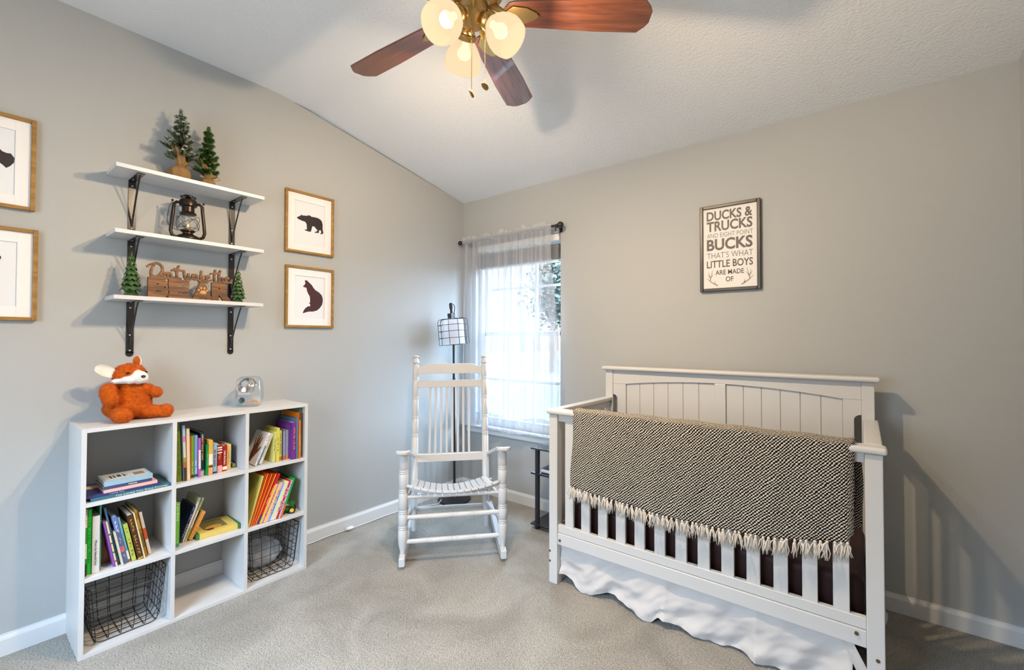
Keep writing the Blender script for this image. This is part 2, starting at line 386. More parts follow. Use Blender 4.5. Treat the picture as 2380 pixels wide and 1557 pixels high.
b = MB(); b.prism([(XR-a, z) for a, z in BBP], YF, 0, 'y'); struct(b.build('baseboard_right', TRIM))

# ------------------------------------------------------------------ window
win = bpy.data.objects.new('window_1', None); COL.objects.link(win); win.location = (0, 0, 0); struct(win)
b = MB()
for x0, x1, z0, z1 in ((wx0, wx0+0.035, wz0, wz1), (wx1-0.02, wx1, wz0, wz1), (wx0, wx1, wz1-0.03, wz1), (wx0, wx1, wz0, wz0+0.03)):
    b.box(x0, x1, 0.045, 0.13, z0, z1)
b.build('window_frame', TRIM, win, 0.002)
gx0, gx1 = wx0+0.055, wx1-0.03
b = MB()
for (z0, z1, y0) in ((0.585, 1.335, 0.055), (1.30, 2.03, 0.085)):
    b.box(wx0+0.02, gx0+0.012, y0, y0+0.028, z0, z1); b.box(gx1-0.012, wx1-0.02, y0, y0+0.028, z0, z1)
    b.box(gx0, gx1, y0, y0+0.028, z0, z0+0.035); b.box(gx0, gx1, y0, y0+0.028, z1-0.035, z1)
b.build('sash', TRIM, win, 0.002)
b = MB()
for (z0, z1, y0) in ((0.60, 1.32, 0.062), (1.31, 2.02, 0.092)):
    for xm in (gx0+(gx1-gx0)/3, gx0+(gx1-gx0)*2/3): b.box(xm-0.009, xm+0.009, y0, y0+0.014, z0, z1)
    zm = 0.943 if z0 < 1 else 1.69
    b.box(gx0, gx1, y0+0.001, y0+0.013, zm-0.009, zm+0.009)
b.build('muntins', TRIM, win)
b = MB(); b.box(gx0, gx1, 0.068, 0.071, 0.60, 1.32); b.box(gx0, gx1, 0.098, 0.101, 1.31, 2.02); b.build('window_pane', WINGLASS, win)
b = MB(); b.prism([(0.13, 0.560), (-0.034, 0.560), (-0.040, 0.553), (-0.040, 0.546), (-0.034, 0.540), (0.13, 0.540)], 0.025, 1.055, 'x')
b.build('window_sill', TRIM, win, 0.002)
b = MB(); b.prism([(0.0, 0.540), (-0.020, 0.540), (-0.014, 0.520), (-0.014, 0.494), (0.0, 0.490)], 0.06, 1.02, 'x'); b.build('window_apron', TRIM, win)
# blind
bl = thing('window_blind', 'white slatted blind raised to a stack at the top of the window', 'blind', (0.57, 0.03, 2.06))
b = MB(); b.box(-0.41, 0.41, -0.022, 0.022, -0.052, -0.002); b.build('headrail', PLASTIC_W, bl, 0.003)
b = MB()
for k in range(22): b.box(-0.405, 0.405, -0.022, 0.022, -0.078-k*0.0052, -0.0755-k*0.0052)
b.build('slats', BLINDM, bl)
b = MB(); b.box(-0.405, 0.405, -0.022, 0.022, -0.208, -0.195); b.build('bottom_rail', PLASTIC_W, bl, 0.003)

# curtain + rod
rod = thing('curtain_rod', 'black curtain rod with ball finials above the window', 'curtain rod', (0.55, -0.075, 2.092))
b = MB(); b.cyl((-0.50, 0, 0), (0.465, 0, 0), 0.0085, seg=12); b.build('rod', BLACK, rod, smooth=True)
for s, x, r in ((-1, -0.513, 0.019), (1, 0.495, 0.024)):
    b = MB(); b.ell((x, 0, 0), (r, r, r)); b.cyl((x, 0, 0), (x-s*(r+0.016), 0, 0), 0.012, seg=12); b.build('finial', BLACK, rod, smooth=True)
for x in (-0.46, 0.455):
    b = MB(); b.cyl((x, 0, -0.006), (x, 0.073, -0.006), 0.006); b.box(x-0.011, x+0.011, 0.066, 0.0745, -0.035, 0.02)
    b.cyl((x, 0, -0.012), (x, 0, -0.036), 0.005); b.build('bracket', BLACK, rod)
def fold(x, z, amp=1.0):
    a = 0.5+0.5*math.sin(x*9+z*1.5)
    return amp*(0.011*math.sin(x*62+1.3*math.sin(x*11)+0.8*math.sin(z*2.0)) + 0.009*math.sin(x*27-z*1.2+1.0) + 0.004*math.sin(x*131))
cur = thing('sheer_curtain', 'white sheer curtain gathered on the black rod over the window', 'curtain', (0.55, -0.08, 2.09))
def cfn(u, v):
    z = -0.012-v*1.515
    xl = -0.470+0.005*math.sin(v*5); xr = 0.425+0.085*min(1, v*1.4)**1.3-0.012*math.sin(v*6)
    x = xl+(xr-xl)*u
    y = fold(x, z, 0.5+0.6*min(1, v*4))-0.006-0.010*v
    return Vector((x, y-(0.012 if v > 0.98 else 0), z+0.010*math.sin(u*9)*v))
b = MB(); b.grid(cfn, 220, 40); b.build('drape', SHEER, cur, smooth=True, fix=False)
def cfn2(u, v):
    p = cfn(u, 0.925+0.075*v); p.y -= 0.003; p.z -= 0.012*math.sin(u*14)*(1-v); return p
b = MB(); b.grid(cfn2, 220, 5); b.build('hem', SHEERHEM, cur, smooth=True, fix=False)
def cfn3(u, v):
    x = -0.47+0.895*u; a = v*math.pi*2
    r = 0.0125+0.0035*abs(math.sin(x*150+math.sin(x*40)*2))
    return Vector((x+0.002*math.sin(x*300), math.cos(a)*r, math.sin(a)*r))
b = MB(); b.grid(cfn3, 360, 9); b.build('rod_pocket', SHEERTOP, cur, smooth=True, fix=False)
def cfn4(u, v):
    x = -0.475+0.91*u; h = 0.026+0.014*math.sin(x*23)*math.sin(x*57+1)+0.006*math.sin(x*90)
    return Vector((x, -0.004+0.013*math.sin(x*80+2*math.sin(x*31))*v, 0.011+h*v))
b = MB(); b.grid(cfn4, 300, 6); b.build('ruffle_header', SHEERTOP, cur, smooth=True, fix=False)

# ------------------------------------------------------------------ outdoors seen through the window
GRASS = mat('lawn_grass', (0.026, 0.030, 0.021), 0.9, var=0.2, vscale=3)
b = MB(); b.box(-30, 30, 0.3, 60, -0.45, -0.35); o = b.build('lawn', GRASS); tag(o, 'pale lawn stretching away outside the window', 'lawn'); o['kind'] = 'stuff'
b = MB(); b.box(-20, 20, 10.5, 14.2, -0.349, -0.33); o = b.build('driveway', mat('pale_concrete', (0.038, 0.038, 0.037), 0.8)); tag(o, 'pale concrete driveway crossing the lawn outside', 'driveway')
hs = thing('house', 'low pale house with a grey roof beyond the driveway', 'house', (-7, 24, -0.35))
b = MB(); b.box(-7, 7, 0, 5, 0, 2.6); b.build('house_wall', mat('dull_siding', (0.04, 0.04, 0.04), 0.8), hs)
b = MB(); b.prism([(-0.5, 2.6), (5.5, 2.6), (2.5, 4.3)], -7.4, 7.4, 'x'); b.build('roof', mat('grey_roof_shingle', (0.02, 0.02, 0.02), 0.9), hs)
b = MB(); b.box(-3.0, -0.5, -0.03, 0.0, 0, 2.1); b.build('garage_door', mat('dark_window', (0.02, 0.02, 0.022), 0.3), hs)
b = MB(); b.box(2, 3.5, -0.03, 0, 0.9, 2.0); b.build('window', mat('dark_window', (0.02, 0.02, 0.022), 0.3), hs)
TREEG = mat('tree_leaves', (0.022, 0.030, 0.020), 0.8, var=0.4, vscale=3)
def tree(x, y, h, rr, label, n=1500):
    n = n*4
    t = thing('tree', label, 'tree', (x, y, -0.348), group='trees outside the window')
    rnd = random.Random(int(x*10+y)); b = MB(); b.post((0, 0, 0), (0.1, 0, h*0.75), [(0, 0.2), (0.5, 0.13), (1, 0.05)], 8)
    cl = []
    for k in range(9):
        a = rnd.random()*6.28; q = Vector((math.cos(a)*rr*0.75*rnd.random(), math.sin(a)*rr*0.75*rnd.random(), h*(0.45+0.5*rnd.random()))); cl.append(q)
        b.tube([(0, 0, h*0.35), tuple(q*0.6+Vector((0, 0, h*0.2))), tuple(q)], [0.07, 0.045, 0.02], 5)
    b.build('trunk', mat('bark', (0.12, 0.09, 0.07), 0.9), t)
    b = MB()
    for k in range(n):
        c = cl[k % 9]; d = Vector((rnd.gauss(0, 1), rnd.gauss(0, 1), rnd.gauss(0, 0.8))).normalized()*rr*0.5*rnd.random()**0.5
        p = c+d; s = 0.05+0.06*rnd.random(); e = Vector((rnd.gauss(0, 1), rnd.gauss(0, 1), rnd.gauss(0, 1))).normalized()*s; f = e.orthogonal().normalized()*s*0.6
        b._new([p-e, p+f, p+e, p-f], [(0, 1, 2, 3)])
    b.build('foliage', TREEG, t, fix=False)
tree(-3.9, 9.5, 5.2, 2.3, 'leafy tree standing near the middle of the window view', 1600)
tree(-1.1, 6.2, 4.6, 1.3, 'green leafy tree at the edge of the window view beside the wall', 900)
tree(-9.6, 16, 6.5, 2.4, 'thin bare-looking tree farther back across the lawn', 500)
# ------------------------------------------------------------------ ceiling fan
HX, HY = 1.651, -1.623
fan = thing('ceiling_fan', 'ceiling fan with five reddish wooden blades and three lit glass shades', 'ceiling fan', (HX, HY, 2.744))
b = MB(); b.lathe([(0, 0), (0.075, 0), (0.078, -0.01), (0.068, -0.035), (0.03, -0.06), (0.015, -0.065), (0.015, -0.09), (0, -0.09)], seg=28); b.build('canopy', BRASS, fan, smooth=True)
b = MB(); b.lathe([(0.0, -0.085), (0.05, -0.088), (0.10, -0.10), (0.125, -0.13), (0.125, -0.20), (0.115, -0.225), (0.10, -0.235), (0.10, -0.262), (0.075, -0.275), (0, -0.275)], seg=36); b.build('motor_housing', BRASS, fan, smooth=True)
b = MB(); b.lathe([(0.0, -0.270), (0.062, -0.272), (0.060, -0.285), (0.060, -0.315), (0.050, -0.335), (0.026, -0.350), (0.010, -0.360), (0.008, -0.372), (0, -0.374)], seg=30); b.build('switch_housing', BRASS, fan, smooth=True)
def blade_outline():
    pts = []; r0, r1 = 0.115, 0.648; w0, w1 = 0.050, 0.066
    for k in range(7): a = math.pi/2+math.pi*k/6; pts.append((r0+0.04+0.04*math.cos(a), w0*math.sin(a)))
    pts += [(r0+0.06, -w0-0.002), (0.45, -w1), (r1-0.035, -w1-0.001)]
    pts += [(r1-0.010, -w1*0.62), (r1, -w1*0.35), (r1, w1*0.35), (r1-0.010, w1*0.62)]
    pts += [(r1-0.035, w1+0.001), (0.45, w1), (r0+0.06, w0+0.002)]
    return pts
first = None
for k in range(5):
    M = Matrix.Rotation(R(39.3+72*k), 4, 'Z')
    bo = bpy.data.objects.new('x', None)
    if first is None:
        b = MB(); b.prism(blade_outline(), -0.0035, 0.0035, 'z'); bl_ = b.build('blade', BLADE, fan, 0.0015)
        b = MB(); b.tube([(0.07, 0, 0.035), (0.10, 0, 0.012), (0.13, 0, -0.006)], [0.016, 0.013, 0.012], 10)
        b.prism([(0.12, -0.012), (0.15, -0.036), (0.20, -0.030), (0.235, -0.012), (0.245, 0), (0.235, 0.012), (0.20, 0.030), (0.15, 0.036), (0.12, 0.012)], -0.009, -0.0035, 'z')
        br = b.build('blade_iron', BRASS, bl_, 0.002)
        first = bl_
    else: bl_ = dup(first, fan)
    bpy.data.objects.remove(bo)
    bl_.location = (0, 0, -0.300); bl_.rotation_euler = (Matrix.Rotation(R(39.3+72*k), 3, 'Z') @ Matrix.Rotation(R(-10), 3, 'X')).to_euler()
for k, a in enumerate((265.2, 147.8, 24.9)):
    d = Vector((math.cos(R(a)), math.sin(R(a)), 0)); ax = (d*math.sin(R(46.2))-Vector((0, 0, 1))*math.cos(R(46.2))).normalized()
    p0 = d*0.0387+Vector((0, 0, -0.315)); neck = p0+ax*0.028
    Q = Matrix.Translation(neck) @ Vector((0, 0, 1)).rotation_difference(ax).to_matrix().to_4x4()
    b = MB(); b.lathe([(0, -0.030), (0.014, -0.028), (0.020, -0.02), (0.026, -0.012), (0.028, 0.0), (0.034, 0.004), (0.034, 0.020), (0.031, 0.024), (0, 0.024)], seg=22, M=Q)
    b.cyl(Vector((0, 0, -0.30)), p0, 0.013); b.build('lamp_holder', BRASS, fan, smooth=True)
    prof = [(0.028, 0.012), (0.031, 0.024), (0.043, 0.038), (0.056, 0.055), (0.065, 0.075), (0.069, 0.095), (0.067, 0.115), (0.062, 0.132), (0.060, 0.131), (0.065, 0.114), (0.067, 0.095), (0.063, 0.076), (0.054, 0.057), (0.041, 0.040), (0.029, 0.026), (0.026, 0.013)]
    b = MB(); b.lathe(prof+[prof[0]], seg=32, M=Q)
    for f in list(b.bm.faces):
        if len(f.verts) > 8: b.bm.faces.remove(f)
    sh = b.build('lamp_shade', SHADEG, fan, smooth=True)
    b = MB(); b.lathe([(0, 0.024), (0.013, 0.026), (0.013, 0.04), (0.022, 0.058), (0.027, 0.066), (0.024, 0.080), (0.014, 0.090), (0, 0.092)], seg=18, M=Q); b.build('bulb', BULBM, sh, smooth=True)
    l = bpy.data.lights.new('bulb_light', 'POINT'); l.energy = LAMP_W; l.color = (1.0, 0.755, 0.50); l.shadow_soft_size = 0.028
    lo = bpy.data.objects.new('bulb_light', l); COL.objects.link(lo); lo.location = Vector((HX, HY, 2.744))+Q @ Vector((0, 0, 0.104))
PCH = [(0.030, -0.028, -0.352, -0.614), (0.095, -0.030, -0.335, -0.612)]
for i, (cx, cy, z0, z1) in enumerate(PCH):
    b = MB(); b.tube([(cx*0.55, cy*0.55, z0+0.01), (cx*0.85, cy*0.85, z0+0.004), (cx, cy, z0-0.01)], 0.0014, 6)
    n = 44
    for k in range(n): z = z0-0.008-(z0-0.008-z1-0.012)*k/(n-1); b.ell((cx, cy, z), (0.0017, 0.0017, 0.0022), seg=6, rings=4)
    ch = b.build('pull_chain', BRASS, fan, smooth=True)
    b = MB(); Mx = Matrix.Translation((cx, cy, z1)) @ Matrix.Rotation(R(35 if i == 0 else 52), 4, 'Z') @ Matrix.Rotation(R(62 if i == 0 else 40), 4, 'Y')
    b.lathe([(0, -0.004), (0.012, -0.004), (0.0142, -0.0025), (0.0142, 0.0025), (0.012, 0.004), (0.0105, 0.003), (0.009, 0.0045), (0, 0.0045)], seg=20, M=Mx); b.build('pendant', mat('dark_brass_coin', (0.30, 0.18, 0.05), 0.35, 0.9, bump=0.6, bscale=300), ch, smooth=True)

# ------------------------------------------------------------------ framed prints
def framed(name, label, y0, y1, z0, z1, fill):
    w = 0.0145; d = 0.022; yc = (y0+y1)/2
    t = thing('framed_print', label, 'picture frame', (0.0008, yc, z0), group=None)
    W = (y1-y0)/2; H = z1-z0; b = MB()
    b.box(0, d, -W, -W+w, 0, H); b.box(0, d, W-w, W, 0, H); b.box(0, d, -W+w, W-w, 0, w); b.box(0, d, -W+w, W-w, H-w, H)
    b.build('frame', GOLDW, t, 0.0025)
    iw = W-w; mw = W-0.058
    b = MB(); mz = 0.058
    b.box(0.0075, 0.010, -iw, -mw, w, H-w); b.box(0.0075, 0.010, mw, iw, w, H-w); b.box(0.0075, 0.010, -mw, mw, w, mz); b.box(0.0075, 0.010, -mw, mw, H-mz, H-w)
    b.build('mat_board', MATB, t, 0.0006)
    b = MB(); b.box(0.004, 0.0055, -iw, iw, w, H-w); pp = b.build('print', PRINTP, t)
    for nm, pts, m in fill:
        b = MB(); b.prism([(py-yc, pz-z0) for py, pz in pts], 0.0055, 0.0062, 'x'); b.build(nm, m, pp)
    return t
DKP = cmat(36, 24, 32); MAR = cmat(66, 26, 32)
bear = [(-1.4481,2.0196),(-1.4402,2.0262),(-1.425,2.0357),(-1.4202,2.0442),(-1.4146,2.0399),(-1.3972,2.0419),(-1.3815,2.0441),(-1.3752,2.0498),(-1.3657,2.0488),(-1.3542,2.0438),(-1.3336,2.0451),(-1.314,2.0443),(-1.2975,2.0382),(-1.2874,2.0275),(-1.2819,2.0094),(-1.2823,1.9836),(-1.2802,1.968),(-1.2761,1.9591),(-1.2813,1.9485),(-1.2933,1.945),(-1.2966,1.9488),(-1.2901,1.9565),(-1.2935,1.9686),(-1.2988,1.9708),(-1.3066,1.9629),(-1.3065,1.9502),(-1.3326,1.9471),(-1.3339,1.9513),(-1.3197,1.9585),(-1.3165,1.9673),(-1.3296,1.9775),(-1.3316,1.9834),(-1.3491,1.9862),(-1.3534,1.9696),(-1.3583,1.9485),(-1.3742,1.9467),(-1.3849,1.949),(-1.3981,1.9502),(-1.3963,1.9549),(-1.3838,1.9586),(-1.3853,1.9883),(-1.3892,1.9968),(-1.3968,2.0046),(-1.4124,2.0057),(-1.4278,2.0092),(-1.4389,2.0124)]
foxp = [(-1.3931,1.6417),(-1.388,1.6361),(-1.3818,1.6411),(-1.3754,1.6343),(-1.3614,1.6232),(-1.3485,1.6119),(-1.3387,1.5971),(-1.3257,1.5825),(-1.3093,1.5745),(-1.2961,1.566),(-1.2827,1.5511),(-1.2766,1.5324),(-1.277,1.51),(-1.2821,1.4905),(-1.2952,1.4706),(-1.3146,1.4537),(-1.3404,1.4461),(-1.3659,1.4449),(-1.3848,1.4396),(-1.4046,1.4319),(-1.4004,1.4463),(-1.3912,1.4622),(-1.3757,1.4755),(-1.3568,1.481),(-1.3601,1.4951),(-1.3677,1.4978),(-1.3589,1.5033),(-1.3591,1.5233),(-1.3618,1.5419),(-1.3702,1.5537),(-1.3786,1.5717),(-1.3832,1.5931),(-1.3926,1.5941),(-1.4063,1.599),(-1.3959,1.6086),(-1.3897,1.6204),(-1.393,1.6312)]
bison = [(-2.6377,2.039),(-2.6318,2.032),(-2.6201,2.0282),(-2.6084,2.0297),(-2.5982,2.0132),(-2.5999,1.9945),(-2.6096,1.9776),(-2.6204,1.9671),(-2.6291,1.9764),(-2.6369,1.9828),(-2.648,1.972),(-2.656,1.945),(-2.672,1.945),(-2.675,1.972),(-2.715,1.98),(-2.735,1.965),(-2.742,1.942),(-2.755,1.942),(-2.757,1.985),(-2.768,2.005),(-2.762,2.03),(-2.735,2.045),(-2.70,2.06),(-2.668,2.062)]
deer = [(-2.6316,1.6093),(-2.6276,1.6016),(-2.6313,1.5905),(-2.645,1.585),(-2.655,1.555),(-2.665,1.52),(-2.668,1.46),(-2.675,1.46),(-2.682,1.52),(-2.71,1.525),(-2.722,1.46),(-2.73,1.46),(-2.735,1.54),(-2.725,1.565),(-2.67,1.575),(-2.652,1.62),(-2.645,1.625)]
eye = [(-2.6141+0.004*math.cos(a*math.pi/4), 2.017+0.007*math.sin(a*math.pi/4)) for a in range(8)]
framed('bear', 'gold wooden frame holding a black walking bear silhouette', -1.520, -1.212, 1.804, 2.185, [('silhouette', bear, DKP)])
framed('fox', 'gold wooden frame holding a maroon sitting fox silhouette', -1.515, -1.208, 1.344, 1.722, [('silhouette', foxp, MAR)])
framed('bison', 'gold wooden frame cut by the photo edge, dark horned animal silhouette', -2.845, -2.539, 1.805, 2.186, [('silhouette', bison, DKP)])
framed('deer', 'gold wooden frame cut by the photo edge below the dark animal print', -2.840, -2.528, 1.348, 1.727, [('silhouette', deer, MAR)])

# lettered sign on the back wall
sg = thing('wall_sign', 'framed black and white sign reading ducks and trucks, hung above the crib', 'sign', (1.9875, -0.0008, 1.554))
W, H, w = 0.321, 0.503, 0.0185; b = MB()
b.box(0, w, -0.024, 0, 0, H); b.box(W-w, W, -0.024, 0, 0, H); b.box(w, W-w, -0.024, 0, 0, w); b.box(w, W-w, -0.024, 0, H-w, H)
b.build('frame', wood_mat('dark_brown_frame', (0.022, 0.015, 0.010), (0.045, 0.03, 0.02), 0.35, (2, 2, 2), 4), sg, 0.003)
b = MB(); b.box(w, W-w, -0.015, -0.004, w, H-w); pan = b.build('sign_board', mat('off_white_sign', (0.72, 0.69, 0.67), 0.6), sg)
INK = cmat(52, 40, 38)
for s, x0, x1, z0, z1, bo in (('DUCKS &', 2.0255, 2.2683, 1.968, 2.0233, .028), ('TRUCKS', 2.0252, 2.268, 1.9042, 1.9638, .028), ('AND EIGHT POINT', 2.0268, 2.2701, 1.8678, 1.8933, -.012), ('BUCKS', 2.0259, 2.2681, 1.7924, 1.8603, .03), ("THAT'S WHAT", 2.0271, 2.2694, 1.7468, 1.7807, -.012), ('LITTLE BOYS', 2.0252, 2.2691, 1.6918, 1.7342, .018), ('ARE MADE', 2.0728, 2.2235, 1.6496, 1.6768, .012), ('OF', 2.1278, 2.1688, 1.6076, 1.6365, .012)):
    text('lettering', s, x1-x0, z1-z0, axes((x0-1.9875, -0.0150, z0-1.554), (1, 0, 0), (0, 0, 1), (0, -1, 0)), INK, pan, 0.0006, bo)
ANT = cmat(150, 138, 128)
for s in (1, -1):
    X = lambda x: (x-1.9875) if s == 1 else (2.295-x-1.9875+2.0)-0.0
    def fx(x): return (x-1.9875) if s == 1 else ((2.1478*2-x)-1.9875)
    b = MB()
    for pts, ww in (([(2.0829, 1.5881), (2.066, 1.5985), (2.0478, 1.611), (2.034, 1.6235), (2.0255, 1.637)], [0.008, 0.0075, 0.006, 0.004, 0.0015]),
                    ([(2.0440, 1.6130), (2.0445, 1.632), (2.0385, 1.652), (2.0362, 1.672)], [0.006, 0.005, 0.0035, 0.001]),
                    ([(2.0445, 1.628), (2.051, 1.65), (2.0545, 1.668), (2.0605, 1.682)], [0.005, 0.004, 0.003, 0.001]),
                    ([(2.0475, 1.638), (2.054, 1.645), (2.0605, 1.656)], [0.004, 0.003, 0.001]),
                    ([(2.0395, 1.640), (2.034, 1.648), (2.0312, 1.660)], [0.004, 0.003, 0.001]),
                    ([(2.0700, 1.5965), (2.0705, 1.606), (2.0693, 1.617)], [0.005, 0.0035, 0.001])):
        b.ribbon([(fx(x), z-1.554) for x, z in pts], ww, -0.0157, -0.0150, 'y')
    b.build('antler', ANT, pan)

# ------------------------------------------------------------------ wall shelves
def shelf(z, label):
    t = thing('wall_shelf', label, 'shelf', (0.001, -2.012, z), group=None)
    b = MB(); b.box(0.003, 0.188, -0.305, 0.303, -0.018, 0); b.build('board', mat('white_shelf_board', (0.60, 0.605, 0.62), 0.35), t, 0.001)
    for yb in (-0.213, 0.212):
        b = MB(); b.box(0, 0.003, yb-0.0145, yb+0.0145, -0.262, -0.018); b.box(0.003, 0.160, yb-0.0145, yb+0.0145, -0.0215, -0.018)
        b.cyl((0, yb, -0.262), (0.003, yb, -0.262), 0.0145, seg=20)
        br = b.build('bracket', BRKT, t, 0.0008)
        b = MB(); b.tube([(0.140, yb, -0.0225), (0.110, yb, -0.060), (0.060, yb, -0.135), (0.020, yb, -0.205), (0.004, yb, -0.238)], 0.0038, 8); b.build('strut', BRKT, br, smooth=True)
        for zz in (-0.045, -0.175, -0.248): b = MB(); b.ell((0.0035, yb, zz), (0.0025, 0.0042, 0.0042), seg=10, rings=6); b.build('screw', STEEL, br, smooth=True)
        for xx in (0.035, 0.150): b = MB(); b.ell((xx, yb-0.004, -0.0225), (0.004, 0.004, 0.002), seg=10, rings=6); b.build('screw', STEEL, br, smooth=True)
    return t
ZT, ZM, ZB = 2.046, 1.757, 1.466
shelf(ZT, 'top white wall shelf carrying two small pine trees in burlap')
shelf(ZM, 'middle white wall shelf on black brackets, carrying the lantern')
shelf(ZB, 'lowest white wall shelf on black brackets, carrying the wooden lettering')

# ------------------------------------------------------------------ little pines in burlap
def pine(label, x, y, z, H, rb, sack_r, sack_h, m, frost, seed, neck):
    rnd = random.Random(seed); t = thing('potted_pine', label, 'artificial tree', (x, y, z))
    b = MB()
    def sk(u, v):
        a = u*2*math.pi; zz = v
        pr = [(0, 0.0), (0.75, 0.0), (0.97, 0.15), (1.0, 0.4), (0.9, 0.7), (0.6, 0.9), (0.30, 1.0)]
        k = v*(len(pr)-1); i = min(int(k), len(pr)-2); f = k-i
        r = pr[i][0]*(1-f)+pr[i+1][0]*f; h = pr[i][1]*(1-f)+pr[i+1][1]*f
        r *= 1+0.06*math.sin(a*7+3*v)+0.05*math.sin(a*3+1)
        return Vector((r*sack_r*math.cos(a), r*sack_r*math.sin(a), h*sack_h))
    b.grid(sk, 41, 19); bmesh.ops.remove_doubles(b.bm, verts=b.bm.verts, dist=0.0004); b.build('burlap_sack', BURLAP, t, smooth=True)
    b = MB(); fl = neck
    def col(u, v):
        a = u*2*math.pi; r = sack_r*(0.30+0.62*v*(1+0.35*math.sin(a*2+seed)))*(1+0.10*math.sin(a*9)); lift = sack_h*(0.98+fl*v*(0.65+0.5*math.sin(a+3.6)))
        return Vector((r*math.cos(a), r*math.sin(a), lift))
    b.grid(col, 49, 8); o = b.build('burlap_collar', BURLAP, t, smooth=True, fix=False); sd = o.modifiers.new('thick', 'SOLIDIFY'); sd.thickness = 0.0012
    b = MB(); b.tube([(sack_r*0.33*math.cos(a/10*6.283), sack_r*0.33*math.sin(a/10*6.283), sack_h*0.99) for a in range(10)], 0.0022, 6, True)
    lp = [(sack_r*0.3, 0.004, sack_h), (sack_r*0.5, 0.020, sack_h*1.25), (sack_r*0.5, 0.042, sack_h*1.3), (sack_r*0.5, 0.050, sack_h*1.05), (sack_r*0.45, 0.030, sack_h*0.92), (sack_r*0.3, 0.006, sack_h*0.97)]
    b.tube(lp, 0.0015, 6); b.build('twine', mat('twine', (0.25, 0.15, 0.06), 0.9), t, smooth=True)
    b = MB(); b.post((0, 0, sack_h*0.6), (0, 0, H*0.94), [(0, 0.006), (1, 0.002)], 8); b.build('trunk', mat('bark_brown', (0.07, 0.04, 0.02), 0.9), t)
    N = MB(); Fm = MB()
    def needles(p0, p1, cnt, ln):
        ax = (p1-p0); L = ax.length; ax.normalize(); e1 = ax.orthogonal().normalized(); e2 = ax.cross(e1)
        for k in range(cnt):
            s = (k+rnd.random())/cnt; a = rnd.random()*6.283; rd = e1*math.cos(a)+e2*math.sin(a)
            taper = 1.0 if s < 0.75 else (1.25-s)*2
            d = (rd*0.80+ax*(0.55+0.3*s)).normalized(); q = p0+ax*L*s; ll = ln*(0.75+0.5*rnd.random())*max(0.35, taper); sd = d.cross(ax).normalized()*0.0014
            fro = frost and rnd.random() < (0.42 if rd.z > 0.0 else 0.10)*(0.5+0.9*s)*(1.9 if q.z > H*0.72 else 1)
            (Fm if fro else N)._new([q-sd, q+sd, q+d*ll], [(0, 1, 2)])
    tip0 = Vector((0, 0, H*0.78)); needles(tip0, Vector((0.003, 0, H)), 900, 0.017)
    nl = 7
    for i in range(nl):
        f = i/(nl-1); zz = sack_h*1.45+(H*0.84-sack_h*1.45)*f; ln = rb*(1.0-0.72*f); cnt = (8 if i < 4 else 6)
        for j in range(cnt):
            a = j/cnt*6.283+i*0.9+rnd.uniform(-0.25, 0.25); l = ln*rnd.uniform(0.6, 1.15)
            d = Vector((math.cos(a), math.sin(a), 0.25+0.75*f+rnd.uniform(-0.1, 0.2))).normalized()
            if x+d.x*l < 0.012: l = max(0.02, (x-0.014)/max(0.05, -d.x)) if d.x < 0 else l
            p0 = Vector((0, 0, zz)); p1 = p0+d*l; p1.z += 0.006; needles(p0+d*l*0.12, p1, int(200+3300*l), 0.0185)
    N.build('needles', m, t, fix=False)
    if frost: Fm.build('frosted_needles', FROST, t, fix=False)
    else: Fm.bm.free()
pine('taller frosted pine in a burlap sack on the top shelf', 0.112, -2.068, ZT, 0.350, 0.088, 0.046, 0.072, PINE, True, 3, 1.55)
pine('shorter plain green pine in a burlap sack on the top shelf', 0.105, -1.948, ZT, 0.310, 0.066, 0.036, 0.046, PINE2, False, 5, 2.0)

# ------------------------------------------------------------------ lantern
la = thing('oil_lantern', 'dark bronze hurricane lantern with a clear globe on the middle shelf', 'lantern', (0.115, -2.033, ZM), R(-18))
b = MB(); b.lathe([(0, 0), (0.048, 0), (0.051, 0.004), (0.051, 0.014), (0.046, 0.022), (0.030, 0.030), (0.022, 0.034), (0.022, 0.042), (0.030, 0.046), (0.030, 0.052), (0, 0.052)], seg=30); b.build('tank', BRONZE, la, smooth=True)
b = MB(); b.lathe([(0, 0.128), (0.028, 0.128), (0.036, 0.131), (0.032, 0.140), (0.026, 0.143), (0.026, 0.168), (0.036, 0.172), (0.037, 0.195), (0.032, 0.203), (0.012, 0.206), (0.010, 0.215), (0.034, 0.215), (0.034, 0.218), (0.008, 0.222), (0.018, 0.226), (0, 0.227)], seg=30)
for k in range(4): a = k*1.571+.4; b.cyl((0.026*math.cos(a), 0.026*math.sin(a), 0.2), (0.029*math.cos(a), 0.029*math.sin(a), 0.216), 0.0018, seg=6)
b.build('chimney', BRONZE, la, smooth=True)
b = MB(); b.lathe([(0.026, 0.052), (0.038, 0.066), (0.043, 0.085), (0.040, 0.105), (0.030, 0.120), (0.027, 0.128)], seg=30)
for f in list(b.bm.faces):
    if len(f.verts) > 8: b.bm.faces.remove(f)
b.build('globe', GLASS, la, smooth=True)
for s in (-1, 1):
    b = MB(); b.tube([(0, s*0.030, 0.185), (0, s*0.045, 0.188), (0, s*0.056, 0.178), (0, s*0.058, 0.15), (0, s*0.064, 0.09), (0, s*0.068, 0.045), (0, s*0.062, 0.024), (0, s*0.045, 0.014)], [0.0075]*8, 12); b.build('side_tube', BRONZE, la, smooth=True)
b = MB()
for s in (-1, 1): b.tube([(0.014*math.cos(t)+0.03, s*0.0, 0) for t in (0, 1)], 0.001, 4) if False else None
def arc(a0, a1, z0, z1, r=0.045, n=14): return [((r+0.002*math.sin(math.pi*i/n))*math.cos(a0+(a1-a0)*i/n), (r+0.002*math.sin(math.pi*i/n))*math.sin(a0+(a1-a0)*i/n), z0+(z1-z0)*math.sin(i/n*math.pi/2)) for i in range(n+1)]
